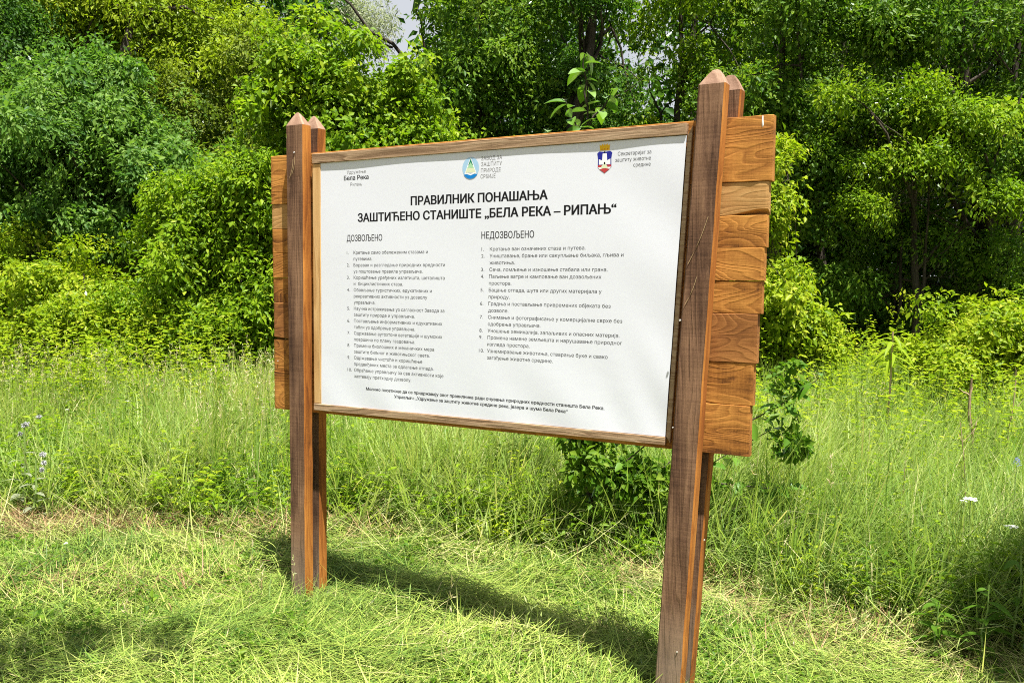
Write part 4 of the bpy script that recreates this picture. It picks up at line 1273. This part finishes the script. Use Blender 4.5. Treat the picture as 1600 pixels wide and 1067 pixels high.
def flower(name, lab, x, y, h, rad, material, domed, nfl, leafn=6):
    t = thing(name, lab, 'wildflower', (x, y, float(gz(x, y))))
    lean = rng.normal(0, .03, 2)
    link('stem', limb_mesh('stem', wobble((0, 0, -.03), (lean[0], lean[1], h), 6, .004, rng), np.linspace(.004, .002, 6), M_stem, 5), t)
    k = np.arange(nfl); a = k * 2.4; r = rad * np.sqrt((k + .5) / nfl)
    P = np.c_[lean[0] + r * np.cos(a), lean[1] + r * np.sin(a), h + domed * rad * (1 - (r / rad) ** 2) + rng.normal(0, .002, nfl)]
    V, T, tv = leaves(np.repeat(P, 5, 0), np.c_[np.cos(np.tile(np.arange(5) * 1.257, nfl)), np.sin(np.tile(np.arange(5) * 1.257, nfl)), rng.uniform(0, .4, nfl * 5)],
                      np.tile([0, 0, 1.0], (nfl * 5, 1)), rad * 0.26, rad * 0.2, np.zeros(nfl * 5), .05, .05)
    link('flower_head', np_mesh('flower_head', V, None, T, mats=[material]), t)
    lf = leaf_shape('leaf', 0.07, 0.018, F_weed, seg=3, tint=.3)
    for i in range(leafn):
        put_leaf(lf, t, (lean[0] * i / leafn, lean[1] * i / leafn, h * (.2 + .1 * i)), i * 2.4, -.4, 0, rng.uniform(.7, 1.2))
    return t


flower('umbel_flower', 'white flat flower head at the right picture edge, upper one', 2.47, 4.62, .66, .034, M_petal, .15, 26)
flower('umbel_flower', 'small white flower head just below the upper one', 2.52, 4.66, .62, .018, M_petal, .15, 14)
flower('umbel_flower', 'white flat flower head lowest at the right picture edge', 2.60, 4.50, .55, .032, M_petal, .15, 24)
flower('spike_flower', 'deep blue flower at the far right picture edge', 2.73, 4.65, .83, .020, M_bluep, 2.2, 30)
flower('umbel_flower', 'tiny white flower in the left meadow beside pale thistles', -3.05, 5.9, .72, .014, M_petal, .2, 12)
flower('umbel_flower', 'tiny white flower in the left meadow toward the board', -2.75, 6.2, .74, .014, M_petal, .2, 12)
flower('clover_flower', 'single white clover in the cut grass left of the board', -2.58, 4.93, .10, .013, M_petal, .6, 16, 2)
flower('yellow_flower', 'yellow flower in the weeds under the board near right post', .98, 4.85, .36, .020, M_yelp, .4, 16)
flower('yellow_flower', 'yellow flower spike at the edge of the left meadow', -1.95, 5.55, .30, .012, M_yelp, 2.5, 18)

for lab, x, y, h in (('pale woolly thistle at the left picture edge with grey heads', -3.28, 5.72, .66), ('smaller pale thistle in front at the left picture edge', -3.14, 5.60, .44)):
    t = thing('pale_thistle', lab, 'thistle', (x, y, float(gz(x, y))))
    link('stem', limb_mesh('stem', wobble((0, 0, -.03), (.02, 0, h), 6, .008, rng), np.linspace(.009, .005, 6), M_stem, 6), t)
    lf = leaf_shape('leaf', 0.15, 0.05, F_silver, seg=4, tint=.3, droop=.5)
    for i in range(9):
        put_leaf(lf, t, (0, 0, h * (.12 + .07 * i)), i * 2.4, -.5, rng.normal(0, .2), 1.1 - .07 * i)
    for i in range(4):
        e_ = np.array([.02 + rng.normal(0, .045), rng.normal(0, .03), h + rng.uniform(-.10, .06)])
        n_ = 60
        dd = unit(rng.normal(0, 1, (n_, 3)))
        V, T, tv = leaves(np.tile(e_, (n_, 1)), dd, rng.normal(0, 1, (n_, 3)), .022, .006, np.zeros(n_), .1, 0)
        link('flower_head', np_mesh('flower_head', V, None, T, mats=[M_greyp]), t)

bl_mesh = leaf_shape('leaf', 0.13, 0.045, F_mid, seg=5, tint=.35, droop=.55)
for lab, x, y, h in (('broad leaved dark weed in the shade at the right lower edge', 2.20, 3.92, .42), ('taller broad leaved weed behind it in the same shade', 2.42, 4.05, .52),
                     ('small broad leaved weed nearest the board in the right shade', 2.02, 4.02, .30)):
    t = thing('broadleaf_weed', lab, 'weed', (x, y, float(gz(x, y))))
    link('stem', limb_mesh('stem', wobble((0, 0, -.03), (.02, 0, h), 5, .006, rng), np.linspace(.006, .003, 5), M_stem, 5), t)
    for i in range(13):
        put_leaf(bl_mesh, t, (.02 * i / 13, 0, h * (.15 + .065 * i)), i * 2.4, rng.uniform(-.7, -.2), rng.normal(0, .2), rng.uniform(.6, 1.1))
#MORE#
